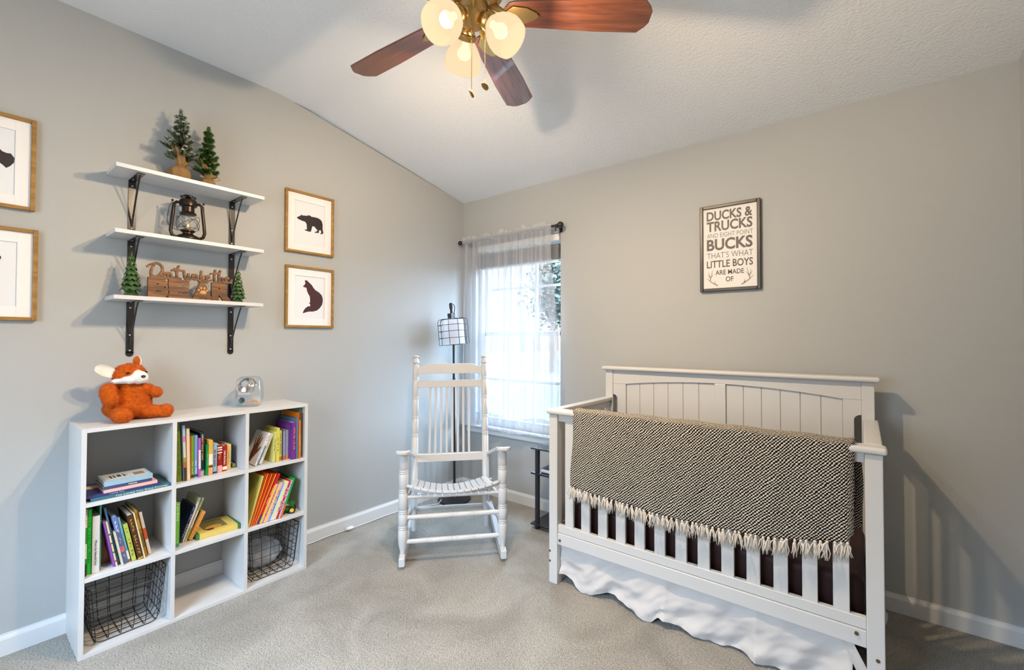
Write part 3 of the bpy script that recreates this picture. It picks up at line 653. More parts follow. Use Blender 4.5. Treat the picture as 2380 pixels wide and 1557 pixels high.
for k in range(4): b.tube(arc(k*1.571-0.3, k*1.571+1.4, 0.058, 0.122), 0.0011, 5); b.tube(arc(k*1.571+1.3, k*1.571-0.4, 0.058, 0.118), 0.0011, 5)
b.tube([(0.045*math.cos(a/12*6.283), 0.045*math.sin(a/12*6.283), 0.060) for a in range(12)], 0.0012, 5, True); b.build('wire_guard', BRONZE, la, smooth=True)
b = MB(); b.tube([(0, -0.062, 0.192), (-0.012, -0.074, 0.165), (-0.018, -0.081, 0.125), (-0.018, -0.083, 0.09), (-0.018, -0.072, 0.066), (-0.02, -0.045, 0.055), (-0.03, 0.0, 0.050)], 0.0014, 6)
b.ell((0, -0.062, 0.193), (0.004, 0.005, 0.006)); b.ell((0, 0.062, 0.193), (0.004, 0.005, 0.006)); b.build('bail_handle', BRONZE, la, smooth=True)
b = MB(); b.lathe([(0, 0.050), (0.018, 0.050), (0.014, 0.062), (0.005, 0.064), (0, 0.064)]); b.build('burner', BRASS, la, smooth=True)
b = MB(); b.lathe([(0, 0.064), (0.0045, 0.070), (0.005, 0.078), (0.002, 0.090), (0, 0.094)], seg=12); b.build('flame_lamp', FLAME, la, smooth=True)

# ------------------------------------------------------------------ carved green trees
def carved(label, y, x, H, r):
    t = thing('carved_tree', label, 'decorative tree', (x, y, ZB)); b = MB(); nt = 7
    b.lathe([(0, 0), (r*0.8, 0), (r*0.45, H*0.12), (r*0.33, H*0.4), (r*0.2, H*0.7), (r*0.06, H*0.92), (0, H)], seg=14)
    rnd = random.Random(int(y*100))
    for i in range(nt):
        f = i/nt; z0 = H*(0.14+0.80*f*0.95); rr = r*(1.0-0.80*f); n = 9 if i < 4 else 7
        for k in range(n):
            a = k/n*6.283+i*0.5; d = Vector((math.cos(a), math.sin(a), 0)); s = Vector((-d.y, d.x, 0)); hh = H*0.14*(1.1-0.45*f); w = rr*0.42
            top = d*rr*0.22+Vector((0, 0, z0+hh)); mid = d*rr*0.75+Vector((0, 0, z0+hh*0.28)); tip = d*rr*(1.05+0.05*rnd.random())+Vector((0, 0, z0-hh*0.18))
            b._new([top, mid+s*w, tip, mid-s*w, mid+Vector((0, 0, hh*0.22))+d*0.002, mid-Vector((0, 0, hh*0.15))], [(0, 4, 1), (0, 3, 4), (4, 2, 1), (4, 3, 2), (0, 1, 5), (0, 5, 3), (1, 2, 5), (2, 3, 5)])
    b.build('tree_body', CARVED, t)
carved('glossy green carved tree standing before the wooden letter B', -2.243, 0.105, 0.215, 0.041)
carved('glossy green carved tree standing after the wooden letter R', -1.800, 0.100, 0.190, 0.036)

# ------------------------------------------------------------------ wooden lettering
wl = thing('wooden_sign', "wooden freestanding sign reading Don't wake the BEAR", 'sign', (0.118, -2.012, ZB)); Y0 = -2.012
D0, D1 = 0.0, 0.018
def sy(p): return [(a-Y0, c-ZB) for a, c in p]
for s, y0, y1, z0, z1, bo in (('B', -2.189, -2.108, 1.4665, 1.562, 0.075), ('E', -2.112, -2.028, 1.4665, 1.560, 0.075), ('A', -2.018, -1.928, 1.4665, 1.560, 0.06), ('R', -1.934, -1.840, 1.4665, 1.562, 0.075)):
    text('block_letter', s, y1-y0, z1-z0, axes((D0, y0-Y0, z0-ZB), (0, 1, 0), (0, 0, 1), (1, 0, 0)), OAK, wl, D1, bo)
b = MB(); b.box(0.001, 0.017, -0.085, -0.015, 0.0005, 0.013); b.box(0.001, 0.017, -0.015, 0.11, 0.0005, 0.009); b.prism([(-1.995-Y0, 0.012), (-1.955-Y0, 0.012), (-1.963-Y0, 0.060), (-1.985-Y0, 0.060)], 0.001, 0.0178, 'x'); b.build('base_bar', OAK, wl)
def cr(pts, n=7):
    out = []; P = [pts[0]]+pts+[pts[-1]]
    for i in range(1, len(P)-2):
        for k in range(n):
            t = k/n; q = []
            for c in (0, 1): p0, p1, p2, p3 = (P[i+j][c] for j in (-1, 0, 1, 2)); q.append(0.5*((2*p1)+(-p0+p2)*t+(2*p0-5*p1+4*p2-p3)*t*t+(-p0+3*p1-3*p2+p3)*t**3))
            out.append(tuple(q))
    out.append(pts[-1]); return out
b = MB(); wS = 0.0098
strokes = [
 [(-2.190, 1.611), (-2.178, 1.622), (-2.158, 1.630), (-2.141, 1.622), (-2.134, 1.602), (-2.143, 1.580), (-2.160, 1.567), (-2.176, 1.567)],
 [(-2.166, 1.622), (-2.175, 1.600), (-2.177, 1.575), (-2.168, 1.566)],
 [(-2.146, 1.572), (-2.139, 1.588), (-2.131, 1.590), (-2.127, 1.578), (-2.134, 1.570), (-2.143, 1.574)], [(-2.128, 1.585), (-2.118, 1.588), (-2.113, 1.568), (-2.113, 1.588), (-2.104, 1.588), (-2.099, 1.568), (-2.090, 1.570)],
 [(-2.088, 1.612), (-2.082, 1.600)],
 [(-2.072, 1.626), (-2.078, 1.598), (-2.077, 1.570), (-2.068, 1.567)], [(-2.098, 1.603), (-2.078, 1.607), (-2.050, 1.606)],
 [(-2.050, 1.598), (-2.046, 1.572), (-2.036, 1.568), (-2.032, 1.592), (-2.030, 1.572), (-2.020, 1.568), (-2.014, 1.592)],
 [(-1.998, 1.590), (-2.008, 1.590), (-2.012, 1.574), (-2.002, 1.568), (-1.996, 1.588), (-1.996, 1.572), (-1.990, 1.566)],
 [(-1.978, 1.613), (-1.982, 1.566)], [(-1.964, 1.590), (-1.980, 1.578), (-1.968, 1.568), (-1.960, 1.566)],
 [(-1.956, 1.576), (-1.944, 1.584), (-1.950, 1.592), (-1.958, 1.578), (-1.950, 1.566), (-1.934, 1.572)],
 [(-1.918, 1.624), (-1.922, 1.596), (-1.920, 1.570), (-1.912, 1.566)], [(-1.938, 1.604), (-1.920, 1.609), (-1.900, 1.610)],
 [(-1.896, 1.624), (-1.902, 1.596), (-1.900, 1.566), (-1.896, 1.586), (-1.886, 1.588), (-1.884, 1.568), (-1.876, 1.568)],
 [(-1.874, 1.578), (-1.860, 1.586), (-1.864, 1.595), (-1.874, 1.582), (-1.866, 1.566), (-1.850, 1.570), (-1.844, 1.582)]]
for i, s in enumerate(strokes): b.ribbon(sy(cr(s)), (wS if i not in (0, 1) else 0.010)*.92, 0.0005+0.00021*i, 0.0150+0.00021*i, 'x')
b.box(0.001, 0.016, -2.17-Y0, -2.06-Y0, 0.092, 0.103); b.box(0.001, 0.016, -1.99-Y0, -1.95-Y0, 0.088, 0.100); b.box(0.001, 0.016, -1.925-Y0, -1.86-Y0, 0.092, 0.103)
b.build('script_lettering', OAK, wl)
b = MB(); PW = sy([(-1.972, 1.500)])[0]
b.lathe([(0, 0), (1, 0), (0.8, 0.25), (0, 0.3)], seg=18, M=axes((0.018, PW[0]+0.001, PW[1]+0.006), (0, 0.0145, 0), (0, 0, 0.0105), (0.008, 0, 0)))
for dy, dz, s in ((-0.018, 0.021, 0.0052), (-0.008, 0.031, 0.0058), (0.006, 0.031, 0.0058), (0.0175, 0.021, 0.0052)):
    b.lathe([(0, 0), (1, 0), (0.8, 0.3), (0, 0.35)], seg=14, M=axes((0.018, PW[0]+dy, PW[1]+dz-0.004), (0, s*0.85, 0), (0, 0, s*1.15), (0.006, 0, 0)))
b.build('paw_print', mat('light_carved_wood', (0.50, 0.27, 0.08), 0.5), wl, smooth=True)

# ------------------------------------------------------------------ bookcase
BY0, BY1, BD, BH, T = -2.4235, -1.5113, 0.2935, 0.912, 0.0159
bc = thing('cube_bookcase', 'white nine-cube bookcase standing against the wall', 'bookcase', (0, (BY0+BY1)/2, 0)); HW = (BY1-BY0)/2
b = MB(); b.box(0.0, BD, -HW, -HW+T, 0, BH); b.build('side_panel', MELA, bc, 0.0008)
b = MB(); b.box(0.0, BD, HW-T, HW, 0, BH); b.build('side_panel', MELA, bc, 0.0008)
b = MB(); b.box(0.0, BD, -HW+T, HW-T, BH-T, BH); b.build('top_panel', MELA, bc, 0.0008)
b = MB(); b.box(0.0, BD, -HW+T, HW-T, 0, T); b.build('bottom_panel', MELA, bc, 0.0008)
YC = (BY0+BY1)/2; DV = (-2.1195-YC, -1.8200-YC)
for z in (0.2988, 0.5975):
    b = MB(); b.box(0.0, BD-0.0005, -HW+T, HW-T, z, z+T); b.build('shelf_panel', MELA, bc, 0.0008)
for yd in DV:
    b = MB()
    for z0, z1 in ((T, 0.2988), (0.2988+T, 0.5975), (0.5975+T, BH-T)): b.box(0.0, BD-0.0002, yd-T/2, yd+T/2, z0, z1)
    b.build('divider', MELA, bc, 0.0008)
Z1, Z2, Z3 = 0.5975+T+0.0005, 0.2988+T+0.0005, T+0.0005

# ------------------------------------------------------------------ books
LEGIBLE = ('NIGHT NIGHT FARM', 'BIG RED BARN', 'Little Red Barn', 'Where the Sidewalk Ends', 'I am Kind')
def marks(t, title, h, th, tr, tcol):       # lettering too small to read: irregular little strokes
    rnd = random.Random(len(title)*7+int(h*1000)); n = len(title); L = h*(tr[1]-tr[0]); b = MB(); st = L/max(1, n); hh = min(th*.36, st*1.3)
    for i, c in enumerate(title):
        if c == ' ': continue
        z = h*tr[1]-i*st; k = rnd.random()
        b.box(0.0004, 0.0009, -hh/2, hh/2*(1 if k > .4 else .4), z-st*.25, z)
        if k > .3: b.box(0.0004, 0.0009, (-hh/2 if k > .65 else hh*.1), (-hh*.1 if k > .65 else hh/2), z-st*.7, z-st*.2)
    b.build('spine_lettering', cmat(*tcol), t)
def book(label, x, y, z, th, h, depth, lean, col, title=None, tcol=(250, 245, 235), bands=(), pagetop=True, group=None, thick=0.0018, kind='book', tr=(0.1, 0.9), bold=0.01, cover=None, rz=0.0):
    zz = z+th/2*abs(math.sin(R(lean)))
    t = thing('book', label, 'book', (x, y, zz), group=group, rot=(R(-lean), 0, R(rz)))
    cm = cmat(*col); b = MB(); c = thick; e = 0.003
    b.box(-depth, 0, -th/2, -th/2+c, 0, h); b.box(-depth, 0, th/2-c, th/2, 0, h); b.box(-c, 0, -th/2+c, th/2-c, 0, h)
    b.build('cover', cm, t, 0.0006)
    b = MB(); b.box(-depth+e, -c, -th/2+c, th/2-c, e*0.6, h-e); b.build('pages', PAPER, t)
    for i, (z0, z1, bc_) in enumerate(bands):
        b = MB(); b.box(-0.0005, 0.0006, -th/2+0.0003, th/2-0.0003, z0*h, z1*h); b.build('spine_band', cmat(*bc_), t)
    if title and title not in LEGIBLE: marks(t, title, h, th, tr, tcol)
    elif title:
        L = h*(tr[1]-tr[0]); hh = min(th*0.42, L/max(1, len(title))*1.7)
        text('spine_title', title, L, hh, axes((0.0008, -hh/2, h*tr[1]), (0, 0, -1), (0, 1, 0), (1, 0, 0)), cmat(*tcol), t, 0.0003, bold)
    if cover:
        cc, z0, z1 = cover; b = MB(); b.box(-depth*0.85, -depth*0.15, -th/2-0.0006, -th/2, h*z0, h*z1); b.build('cover_art', cmat(*cc), t)
    return t
# top middle cube
G = 'books in the top middle cube'
book('thin pale cream book against the divider, first in the top middle cube', 0.255, -2.1075, Z1, 0.006, 0.183, 0.18, 0, (214, 204, 160), group=G)
book('tall olive green hardcover in the top middle cube', 0.248, -2.0885, Z1, 0.0185, 0.272, 0.20, -2.3, (104, 124, 26), 'ON THE NIGHT YOU WERE BORN', (70, 84, 16), group=G)
book('tall slim book with blue, pink and brown spine bands, top middle cube', 0.257, -2.0675, Z1, 0.0105, 0.259, 0.21, -2.2, (176, 200, 232), None, bands=((0, .24, (70, 44, 38)), (.24, .34, (190, 104, 24)), (.34, .42, (170, 160, 60)), (.42, .7, (214, 206, 200)), (.7, .8, (214, 130, 180))), group=G)
book('tall cream paperback beside an orange-red thin book, top middle cube', 0.253, -2.0540, Z1, 0.0125, 0.241, 0.19, -1.4, (226, 204, 164), None, group=G)
book('very thin orange-red book in the top middle cube', 0.235, -2.0425, Z1, 0.0055, 0.202, 0.17, -0.8, (206, 66, 20), None, group=G)
book('lime green book with a dark foot mark, top middle cube', 0.231, -2.0325, Z1, 0.0115, 0.200, 0.17, -0.6, (122, 180, 44), 'ONE FISH', (236, 240, 200), tr=(.1, .38), bands=((.02, .07, (30, 50, 20)),), group=G)
book('pale blue book next to the lime green one, top middle cube', 0.234, -2.0195, Z1, 0.0128, 0.200, 0.17, -0.6, (128, 162, 210), 'BLUE FISH', (240, 244, 250), tr=(.1, .4), bands=((.03, .07, (30, 40, 60)),), group=G)
book('purple spine with a long white band, top middle cube', 0.244, -2.0075, Z1, 0.009, 0.185, 0.17, -0.6, (178, 92, 176), 'HOW DO I LOVE YOU', (190, 60, 80), bands=((.22, .70, (236, 226, 224)),), tr=(.25, .68), group=G)
book('dark teal book titled night night farm in bright letters', 0.218, -1.9885, Z1, 0.0168, 0.205, 0.20, -0.6, (28, 62, 82), 'NIGHT NIGHT FARM', (240, 180, 120), bands=((0, .10, (226, 216, 212)), (.10, .13, (80, 180, 150))), tr=(.36, .96), bold=0.03, group=G)
book('short bright green board book, top middle cube', 0.240, -1.9755, Z1, 0.0080, 0.149, 0.15, 0, (10, 136, 56), 'FARM ANIMALS', (150, 210, 160), tr=(.3, .7), group=G)
book('mustard yellow book with a white label panel, top middle cube', 0.243, -1.9625, Z1, 0.0170, 0.168, 0.16, 0, (216, 166, 62), None, bands=((.30, .60, (230, 222, 200)), (.02, .16, (222, 150, 120)), (.22, .27, (60, 40, 30))), group=G)
book('light blue book titled Big Red Barn in red letters', 0.238, -1.9440, Z1, 0.0178, 0.149, 0.15, 0.3, (128, 176, 200), 'BIG RED BARN', (150, 50, 56), bands=((.02, .07, (26, 34, 46)),), tr=(.24, .78), bold=0.02, group=G)
book('dark red patterned book with white and orange letters, pink foot', 0.230, -1.9205, Z1, 0.0215, 0.135, 0.14, 0.2, (148, 22, 20), 'PIG', (236, 150, 40), bands=((0, .25, (232, 160, 152)), (.80, .84, (240, 226, 214)), (.88, .93, (240, 226, 214)), (.70, .74, (240, 226, 214))), tr=(.42, .68), bold=0.03, group=G)
book('dark red book titled Little Red Barn with a barn on its spine', 0.222, -1.8965, Z1, 0.0205, 0.126, 0.14, 0.8, (160, 22, 14), 'Little Red Barn', (246, 226, 206), bands=((.05, .18, (244, 232, 216)),), tr=(.26, .80), bold=0.02, group=G)
book('pale yellow board book beside the red barn book', 0.209, -1.8745, Z1, 0.0190, 0.126, 0.14, 1.0, (228, 200, 118), 'Goodnight Farm', (170, 140, 60), tr=(.2, .75), bold=0, group=G)
book('slim blue book at the end of the top middle row', 0.187, -1.8575, Z1, 0.0062, 0.103, 0.12, 0.4, (96, 142, 186), group=G)
t = book('tiny dark green book lying flat at the row end, top middle cube', 0.187, -1.8415, Z1+0.001, 0.016, 0.020, 0.10, 0, (24, 66, 34), None, bands=((.1, .9, (170, 160, 50)),), group=G)
# middle left cube
G = 'books in the middle left cube'
book('book with green, red and white banded spine against the side panel', 0.264, -2.4020, Z2, 0.0075, 0.271, 0.20, 0, (60, 150, 70), 'LEMON', (220, 60, 40), bands=((.72, .99, (226, 220, 206)), (.26, .48, (226, 230, 214)), (0, .18, (52, 44, 32))), tr=(.75, .97), group=G)
book('tall vivid green book beside the white hardcover', 0.253, -2.3895, Z2, 0.0125, 0.262, 0.20, 0, (30, 196, 52), 'THE GIVING TREE', (14, 110, 24), tr=(.15, .85), group=G)
book('thick white hardcover titled Where the Sidewalk Ends', 0.258, -2.3705, Z2, 0.0225, 0.231, 0.20, 0, (222, 220, 218), 'Where the Sidewalk Ends', (34, 34, 38), tr=(.14, .58), bold=-0.004, group=G, thick=0.0025)
book('tall teal green book behind the white hardcover', 0.235, -2.3540, Z2, 0.0060, 0.279, 0.18, 0, (96, 180, 150), group=G)
bo = thing('wooden_bookend', 'curved orange-brown wooden piece between the white hardcover and leaning books', 'bookend', (0.13, -2.331, Z2)); b = MB()
b.prism(cr([(-0.016, 0.0), (0.022, 0.0), (0.020, 0.030), (0.004, 0.065), (0.000, 0.10), (0.006, 0.140), (0.002, 0.185), (-0.008, 0.188), (-0.014, 0.15), (-0.012, 0.10), (-0.012, 0.06), (-0.018, 0.02), (-0.0165, 0.0)], 4)[:-1], 0.0, 0.05, 'x'); b.build('carved_block', wood_mat('orange_brown_wood', (0.20, 0.07, 0.01), (0.34, 0.14, 0.02), 0.4, (8, 8, 2), 5), bo, 0.001)
for lab, x, y, th, h, lean, col, tt, tc_, bands, cov in (
  ('slim purple book leaning left in the middle left cube', .255, -2.3110, .0060, .203, -10.2, (136, 74, 164), None, None, (), None),
  ('slim cream dotted book behind the purple one', .255, -2.3035, .0060, .199, -10.2, (214, 202, 160), None, None, ((.1, .13, (120, 70, 60)), (.3, .33, (60, 90, 60)), (.5, .53, (120, 70, 60)), (.7, .73, (60, 60, 100))), None),
  ('tall thin slate blue book leaning in the middle left cube', .240, -2.2945, .0065, .255, -10.8, (84, 112, 150), None, None, (), None),
  ('short thin cream book leaning before the blue one', .269, -2.2865, .0056, .150, -10.8, (212, 204, 180), None, None, (), None),
  ('thick periwinkle blue book with pink and white spine letters', .252, -2.2740, .0150, .212, -11.2, (96, 122, 178), 'ALL OF ME', (236, 190, 204), ((.25, .36, (220, 110, 140)),), None),
  ('light blue and white leaning book with a rainbow foot', .248, -2.2610, .0082, .203, -11.2, (110, 170, 196), None, None, ((.06, .25, (226, 226, 222)), (0, .06, (160, 90, 90))), None),
  ('lime green leaning book with small red letters', .253, -2.2465, .0148, .168, -11.0, (168, 188, 78), 'BE BRAVE', (190, 60, 50), (), None),
  ('thick dark brown leaning book with gold lettering', .257, -2.2250, .0190, .205, -11.3, (74, 42, 14), 'WILD THINGS', (190, 140, 50), ((0, .04, (180, 140, 50)),), None),
  ('thin cream leaning book beside the dark brown one', .261, -2.2120, .0045, .212, -11.0, (224, 206, 160), None, None, (), None),
  ('gold spine picture book leaning in the middle left cube', .246, -2.2030, .0085, .218, -10.8, (168, 124, 34), None, None, ((.2, .5, (130, 96, 30)), (.6, .8, (196, 160, 70))), None),
  ('white book with an orange spine band, last of the leaning books', .233, -2.1880, .0105, .200, -10.7, (226, 216, 204), None, None, ((.36, .62, (206, 88, 30)),), None)):
    book(lab, x, y, Z2, th, h, 0.17, lean, col, tt, tc_ or (0, 0, 0), bands, group=G, cover=cov)
# middle cube
G = 'books in the centre cube'
book('bright green book titled I am Kind against the divider', 0.250, -2.0945, Z2, 0.0165, 0.203, 0.18, 0.6, (110, 180, 64), 'I am Kind', (230, 240, 210), bands=((.03, .08, (50, 130, 170)),), tr=(.6, .97), group=G)
book('navy hardcover leaning right in the centre cube', 0.210, -2.0700, Z2, 0.0115, 0.166, 0.16, 19, (26, 32, 88), 'Oh the Places', (190, 196, 230), tr=(.1, .95), bold=0, group=G)
book('tall cream board book leaning on the navy hardcover', 0.205, -2.0600, Z2, 0.0105, 0.200, 0.15, 19.5, (212, 208, 178), None, bands=((.3, .9, (226, 222, 208)),), group=G)
book('slim cream and green spine book leaning in the centre cube', 0.205, -2.0490, Z2, 0.0075, 0.196, 0.14, 21, (216, 206, 190), None, bands=((.05, .3, (150, 180, 90)), (.7, .95, (140, 170, 90))), group=G)
book('orange spine book with a dark green cover leaning in the centre cube', 0.215, -2.0330, Z2, 0.0160, 0.130, 0.13, 25, (222, 150, 70), 'STORIES', (200, 120, 50), bands=(), group=G, cover=((20, 90, 50), .02, .98))
t = thing('book', 'thick yellow storybook with green corners lying flat in the centre cube', 'book', (0.2435, -1.923, Z2), group=G, rot=(0, 0, R(-3)))
b = MB(); D, Wd, Th = 0.17, 0.185, 0.026
b.box(-D, 0, -Wd/2, Wd/2, 0, 0.002); b.box(-D, 0, -Wd/2, Wd/2, Th-0.002, Th); b.box(-0.002, 0, -Wd/2, Wd/2, 0.002, Th-0.002); b.build('cover', cmat(212, 186, 92), t, 0.0008)
b = MB(); b.box(-D+.003, -0.002, -Wd/2+.003, Wd/2-.003, 0.002, Th-0.002); b.build('pages', PAPER, t)
b = MB(); b.box(-D-.0003, .0006, -Wd/2-.0004, -Wd/2+.012, 0.0, Th+.0004); b.box(-D-.0003, .0006, Wd/2-.012, Wd/2+.0004, 0.0, Th+.0004); b.build('green_edge', cmat(60, 112, 54), t)
b = MB(); b.box(-D+.02, -.03, -.055, .045, Th, Th+.0005); b.build('cover_picture', cmat(120, 112, 66), t)
b = MB(); b.lathe([(1, 0), (1, .0012), (0, .0012)], seg=20, M=axes((-.05, -.01, Th), (.026, 0, 0), (0, .034, 0), (0, 0, 1))); b.build('cover_emblem', cmat(196, 150, 60), t)
b = MB(); b.lathe([(1, 0), (1, .0016), (0, .0016)], seg=20, M=axes((-.028, -.030, Th), (.010, 0, 0), (0, .017, 0), (0, 0, 1))); b.build('cover_label', cmat(92, 24, 34), t)
# middle right cube
G = 'books in the middle right cube'
def lean_row(y, th, h, lean, col, lab, tt=None, tc_=(255, 255, 255), x=0.270, d=0.2, bands=(), **k): return book(lab, x, y, Z2, th, h, d, lean, col, tt, tc_, bands, group=G, **k)
yy = -1.8005
lean_row(yy, .0085, .252, 15.5, (206, 194, 96), 'large yellow patterned picture book leaning first in its cube', cover=((190, 180, 84), .05, .95))
for i, (c, n) in enumerate((((216, 70, 16), 'orange-red thin reader directly behind the yellow picture book'), ((236, 150, 30), 'amber thin reader, second behind the yellow picture book'), ((204, 44, 14), 'deep red-orange thin reader, third behind the yellow book'), ((240, 120, 24), 'bright orange thin reader, fourth behind the yellow book'), ((196, 36, 12), 'brick red thin reader, fifth behind the yellow book'), ((232, 160, 40), 'yellow-orange thin reader just before the glossy red book'))):
    lean_row(-1.7915+i*0.0052, .0046, .262-0.001*i, 16.5+i*1.25, c, n, x=0.266, d=0.22)
lean_row(-1.7575, .0110, .258, 24.5, (196, 24, 30), 'glossy red picture book with white title leaning mid-row', 'STORY TIME', (244, 232, 220), tr=(.35, .75), bold=.03, bands=((.0, .18, (70, 50, 110)),))
for i, (c, n, tt) in enumerate((((226, 190, 60), 'golden yellow early reader leaning beside the glossy red book', None), ((214, 120, 170), 'pink early reader with busy spine', 'PINK PIG'), ((236, 206, 90), 'soft yellow early reader leaning after the pink one', None), ((220, 176, 186), 'pale rose early reader leaning mid-row', 'ROSE'), ((140, 156, 190), 'grey-blue early reader with tiny white letters', 'BLUE BOAT'), ((206, 214, 232), 'ice blue early reader leaning mid-row', None), ((232, 226, 130), 'lemon early reader leaning before the second red one', None), ((214, 208, 214), 'off-white early reader leaning late in the row', 'MOON'))):
    lean_row(-1.7455+i*0.0100, .0090, .200-(i % 3)*.003, 23.4-i*0.25, c, n, tt, (90, 40, 60) if i % 2 else (40, 60, 100), x=0.275, d=0.16, tr=(.15, .8), bold=0)
lean_row(-1.6640, .0095, .199, 20, (198, 26, 40), 'small red early reader with white letters near the tractor', 'RED HEN', (250, 240, 240), x=0.277, d=.16, tr=(.2, .8))
lean_row(-1.6540, .0080, .197, 19.8, (196, 186, 220), 'pale lilac early reader next to last in the leaning row', 'STARS', (120, 80, 150), x=0.277, d=.16)
lean_row(-1.6440, .0080, .206, 20, (20, 160, 46), 'bright green book with an orange foot, last of the leaning row', None, x=0.277, d=.20, bands=((0, .33, (224, 96, 30)),), cover=((14, 110, 34), .02, .98))
# top right cube
G = 'books in the top right cube'
book('white book with a brown hand on its cover leaning in the top right cube', 0.254, -1.7650, Z1, 0.0095, 0.173, 0.15, 23.4, (228, 224, 220), 'Five Little Fingers', (60, 60, 60), tr=(.1, .9), bold=-.005, group=G)
_hb = [o for o in COL.objects if o.get('label', '').startswith('white book with a brown hand')][0]
b = MB(); b.prism([(-.100, .045), (-.055, .035), (-.040, .060), (-.045, .095), (-.060, .105), (-.085, .100), (-.098, .085)], -.0062, -.0047, 'y')
for (xa, za, xb, zb, w_) in ((-.095, .085, -.105, .130, .011), (-.080, .095, -.084, .150, .012), (-.066, .098, -.064, .155, .012), (-.052, .092, -.044, .142, .011), (-.044, .062, -.020, .092, .013), (-.076, .05, -.080, .012, .034)): b.ribbon([(xa, za), ((xa+xb)/2, (za+zb)/2), (xb, zb)], [w_, w_, w_*.6], -.0062, -.0047, 'y')
b.build('hand_picture', wood_mat('brown_hand_print', (.10, .03, .008), (.20, .07, .02), .6, (8, 8, 2), 6), _hb)
book('slim white and blue book leaning second in the top right cube', 0.248, -1.7530, Z1, 0.0080, 0.168, 0.14, 22.5, (216, 218, 220), None, bands=((0, .6, (70, 120, 160)),), group=G)
book('thick white spine book leaning third in the top right cube', 0.240, -1.7370, Z1, 0.0165, 0.162, 0.13, 21.6, (220, 218, 208), 'MY FIRST POEMS', (186, 170, 130), tr=(.2, .8), bold=0, group=G)
book('pale olive yellow book with a small face on the cover, top right cube', 0.254, -1.6740, Z1, 0.0140, 0.162, 0.13, 3.0, (206, 200, 116), 'Curious', (110, 100, 50), tr=(.35, .75), bold=0, group=G, cover=((196, 190, 104), .1, .9))
book('taller yellow-green spine book in the top right cube', 0.259, -1.6560, Z1, 0.0155, 0.180, 0.14, 0.5, (208, 200, 84), 'Winter', (90, 90, 40), tr=(.3, .7), bold=0, group=G)
book('light yellow lined spine paperback in the top right cube', 0.251, -1.6395, Z1, 0.0140, 0.164, 0.13, 0, (214, 208, 110), 'BEAR TALES', (120, 110, 60), bands=((.02, .14, (190, 120, 40)),), tr=(.2, .9), bold=0, group=G)
book('thin dark navy paperback in the top right cube', 0.242, -1.6275, Z1, 0.0065, 0.162, 0.13, 0, (28, 30, 66), group=G)
book('grey-blue paperback with an orange foot, top right cube', 0.240, -1.6155, Z1, 0.0135, 0.156, 0.13, 0, (148, 164, 196), None, bands=((0, .12, (190, 120, 60)),), group=G)
book('grey-mauve paperback beside the large purple book', 0.240, -1.5995, Z1, 0.0145, 0.158, 0.13, 0, (150, 146, 170), None, bands=((0, .14, (200, 130, 70)),), group=G)
book('large purple book with orange spine lettering', 0.276, -1.5790, Z1, 0.0215, 0.201, 0.20, 0.5, (110, 46, 134), 'MOTHER GOOSE', (236, 150, 60), tr=(.25, .85), bold=.01, group=G, cover=((124, 60, 146), .1, .9))
book('slate blue tall book behind the large purple one', 0.278, -1.5615, Z1, 0.0110, 0.223, 0.21, 0, (92, 120, 144), group=G)
book('tall orange spine book in the top right cube', 0.283, -1.5500, Z1, 0.0090, 0.252, 0.20, 0, (232, 120, 24), 'PUMPKIN', (250, 200, 120), bands=((.84, 1, (110, 40, 26)),), tr=(.1, .5), bold=0, group=G)
book('tall grey-green book against the end panel of the bookcase', 0.262, -1.5370, Z1, 0.0100, 0.272, 0.20, 0, (92, 124, 100), bands=((.1, .3, (120, 150, 80)), (.5, .8, (60, 90, 80))), group=G)
# lying stack, top left cube
G = 'books stacked in the top left cube'
def lying(label, x, y, z, L, D, Th, rz, col, title=None, tcol=(255, 255, 255), tr=(.1, .9), extra=None, bold=0.0):
    t = thing('book', label, 'book', (x, y, z), group=G, rot=(0, 0, R(rz))); c = min(0.002, Th*.2)
    b = MB(); b.box(-D, 0, -L/2, L/2, 0, c); b.box(-D, 0, -L/2, L/2, Th-c, Th); b.box(-c, 0, -L/2, L/2, c, Th-c); b.build('cover', cmat(*col), t, 0.0006)
    b = MB(); b.box(-D+.003, -c, -L/2+.003, L/2-.003, c, Th-c); b.build('pages', PAPER, t)
    if title:
        text('spine_title', title, L*(tr[1]-tr[0]), Th*0.5, axes((0.0004, -L/2+L*tr[0], Th*0.25), (0, 1, 0), (0, 0, 1), (1, 0, 0)), cmat(*tcol), t, 0.0003, bold)
    if extra:
        for i, (nm, x0, x1, y0, y1, cc) in enumerate(extra):
            b = MB(); b.box(x0, x1, y0, y1, Th+.00003, Th+.0004+.0004*(i > 0)); b.build(nm, cmat(*cc), t)
    return t
zz = Z1
lying('teal picture book titled since forever, lowest of the lying stack', .281, -2.2620, zz, .262, .225, .0125, 0, (52, 104, 118), "I've Loved You Since Forever", (226, 240, 226), (.3, .97), [('cover_picture', -.2, -.02, .02, .12, (70, 104, 40))]); zz += .0129
lying('wide navy picture book, second from the bottom of the stack', .276, -2.2830, zz, .248, .215, .0095, 0, (52, 56, 110), 'I Love You', (220, 220, 240), (.30, .48), [('cover_title', -.17, -.12, -.11, -.06, (214, 190, 150)), ('cover_flower', -.06, -.02, -.06, -.02, (200, 130, 40))]); zz += .0099
lying('pale pink book in the middle of the lying stack', .277, -2.2640, zz, .176, .165, .0125, 0, (226, 176, 166), None); zz += .0129
lying('navy book titled MAMA below the light blue one', .272, -2.2730, zz, .158, .150, .0125, 1, (62, 74, 112), 'MAMA', (246, 236, 226), (.5, .68)); zz += .0129
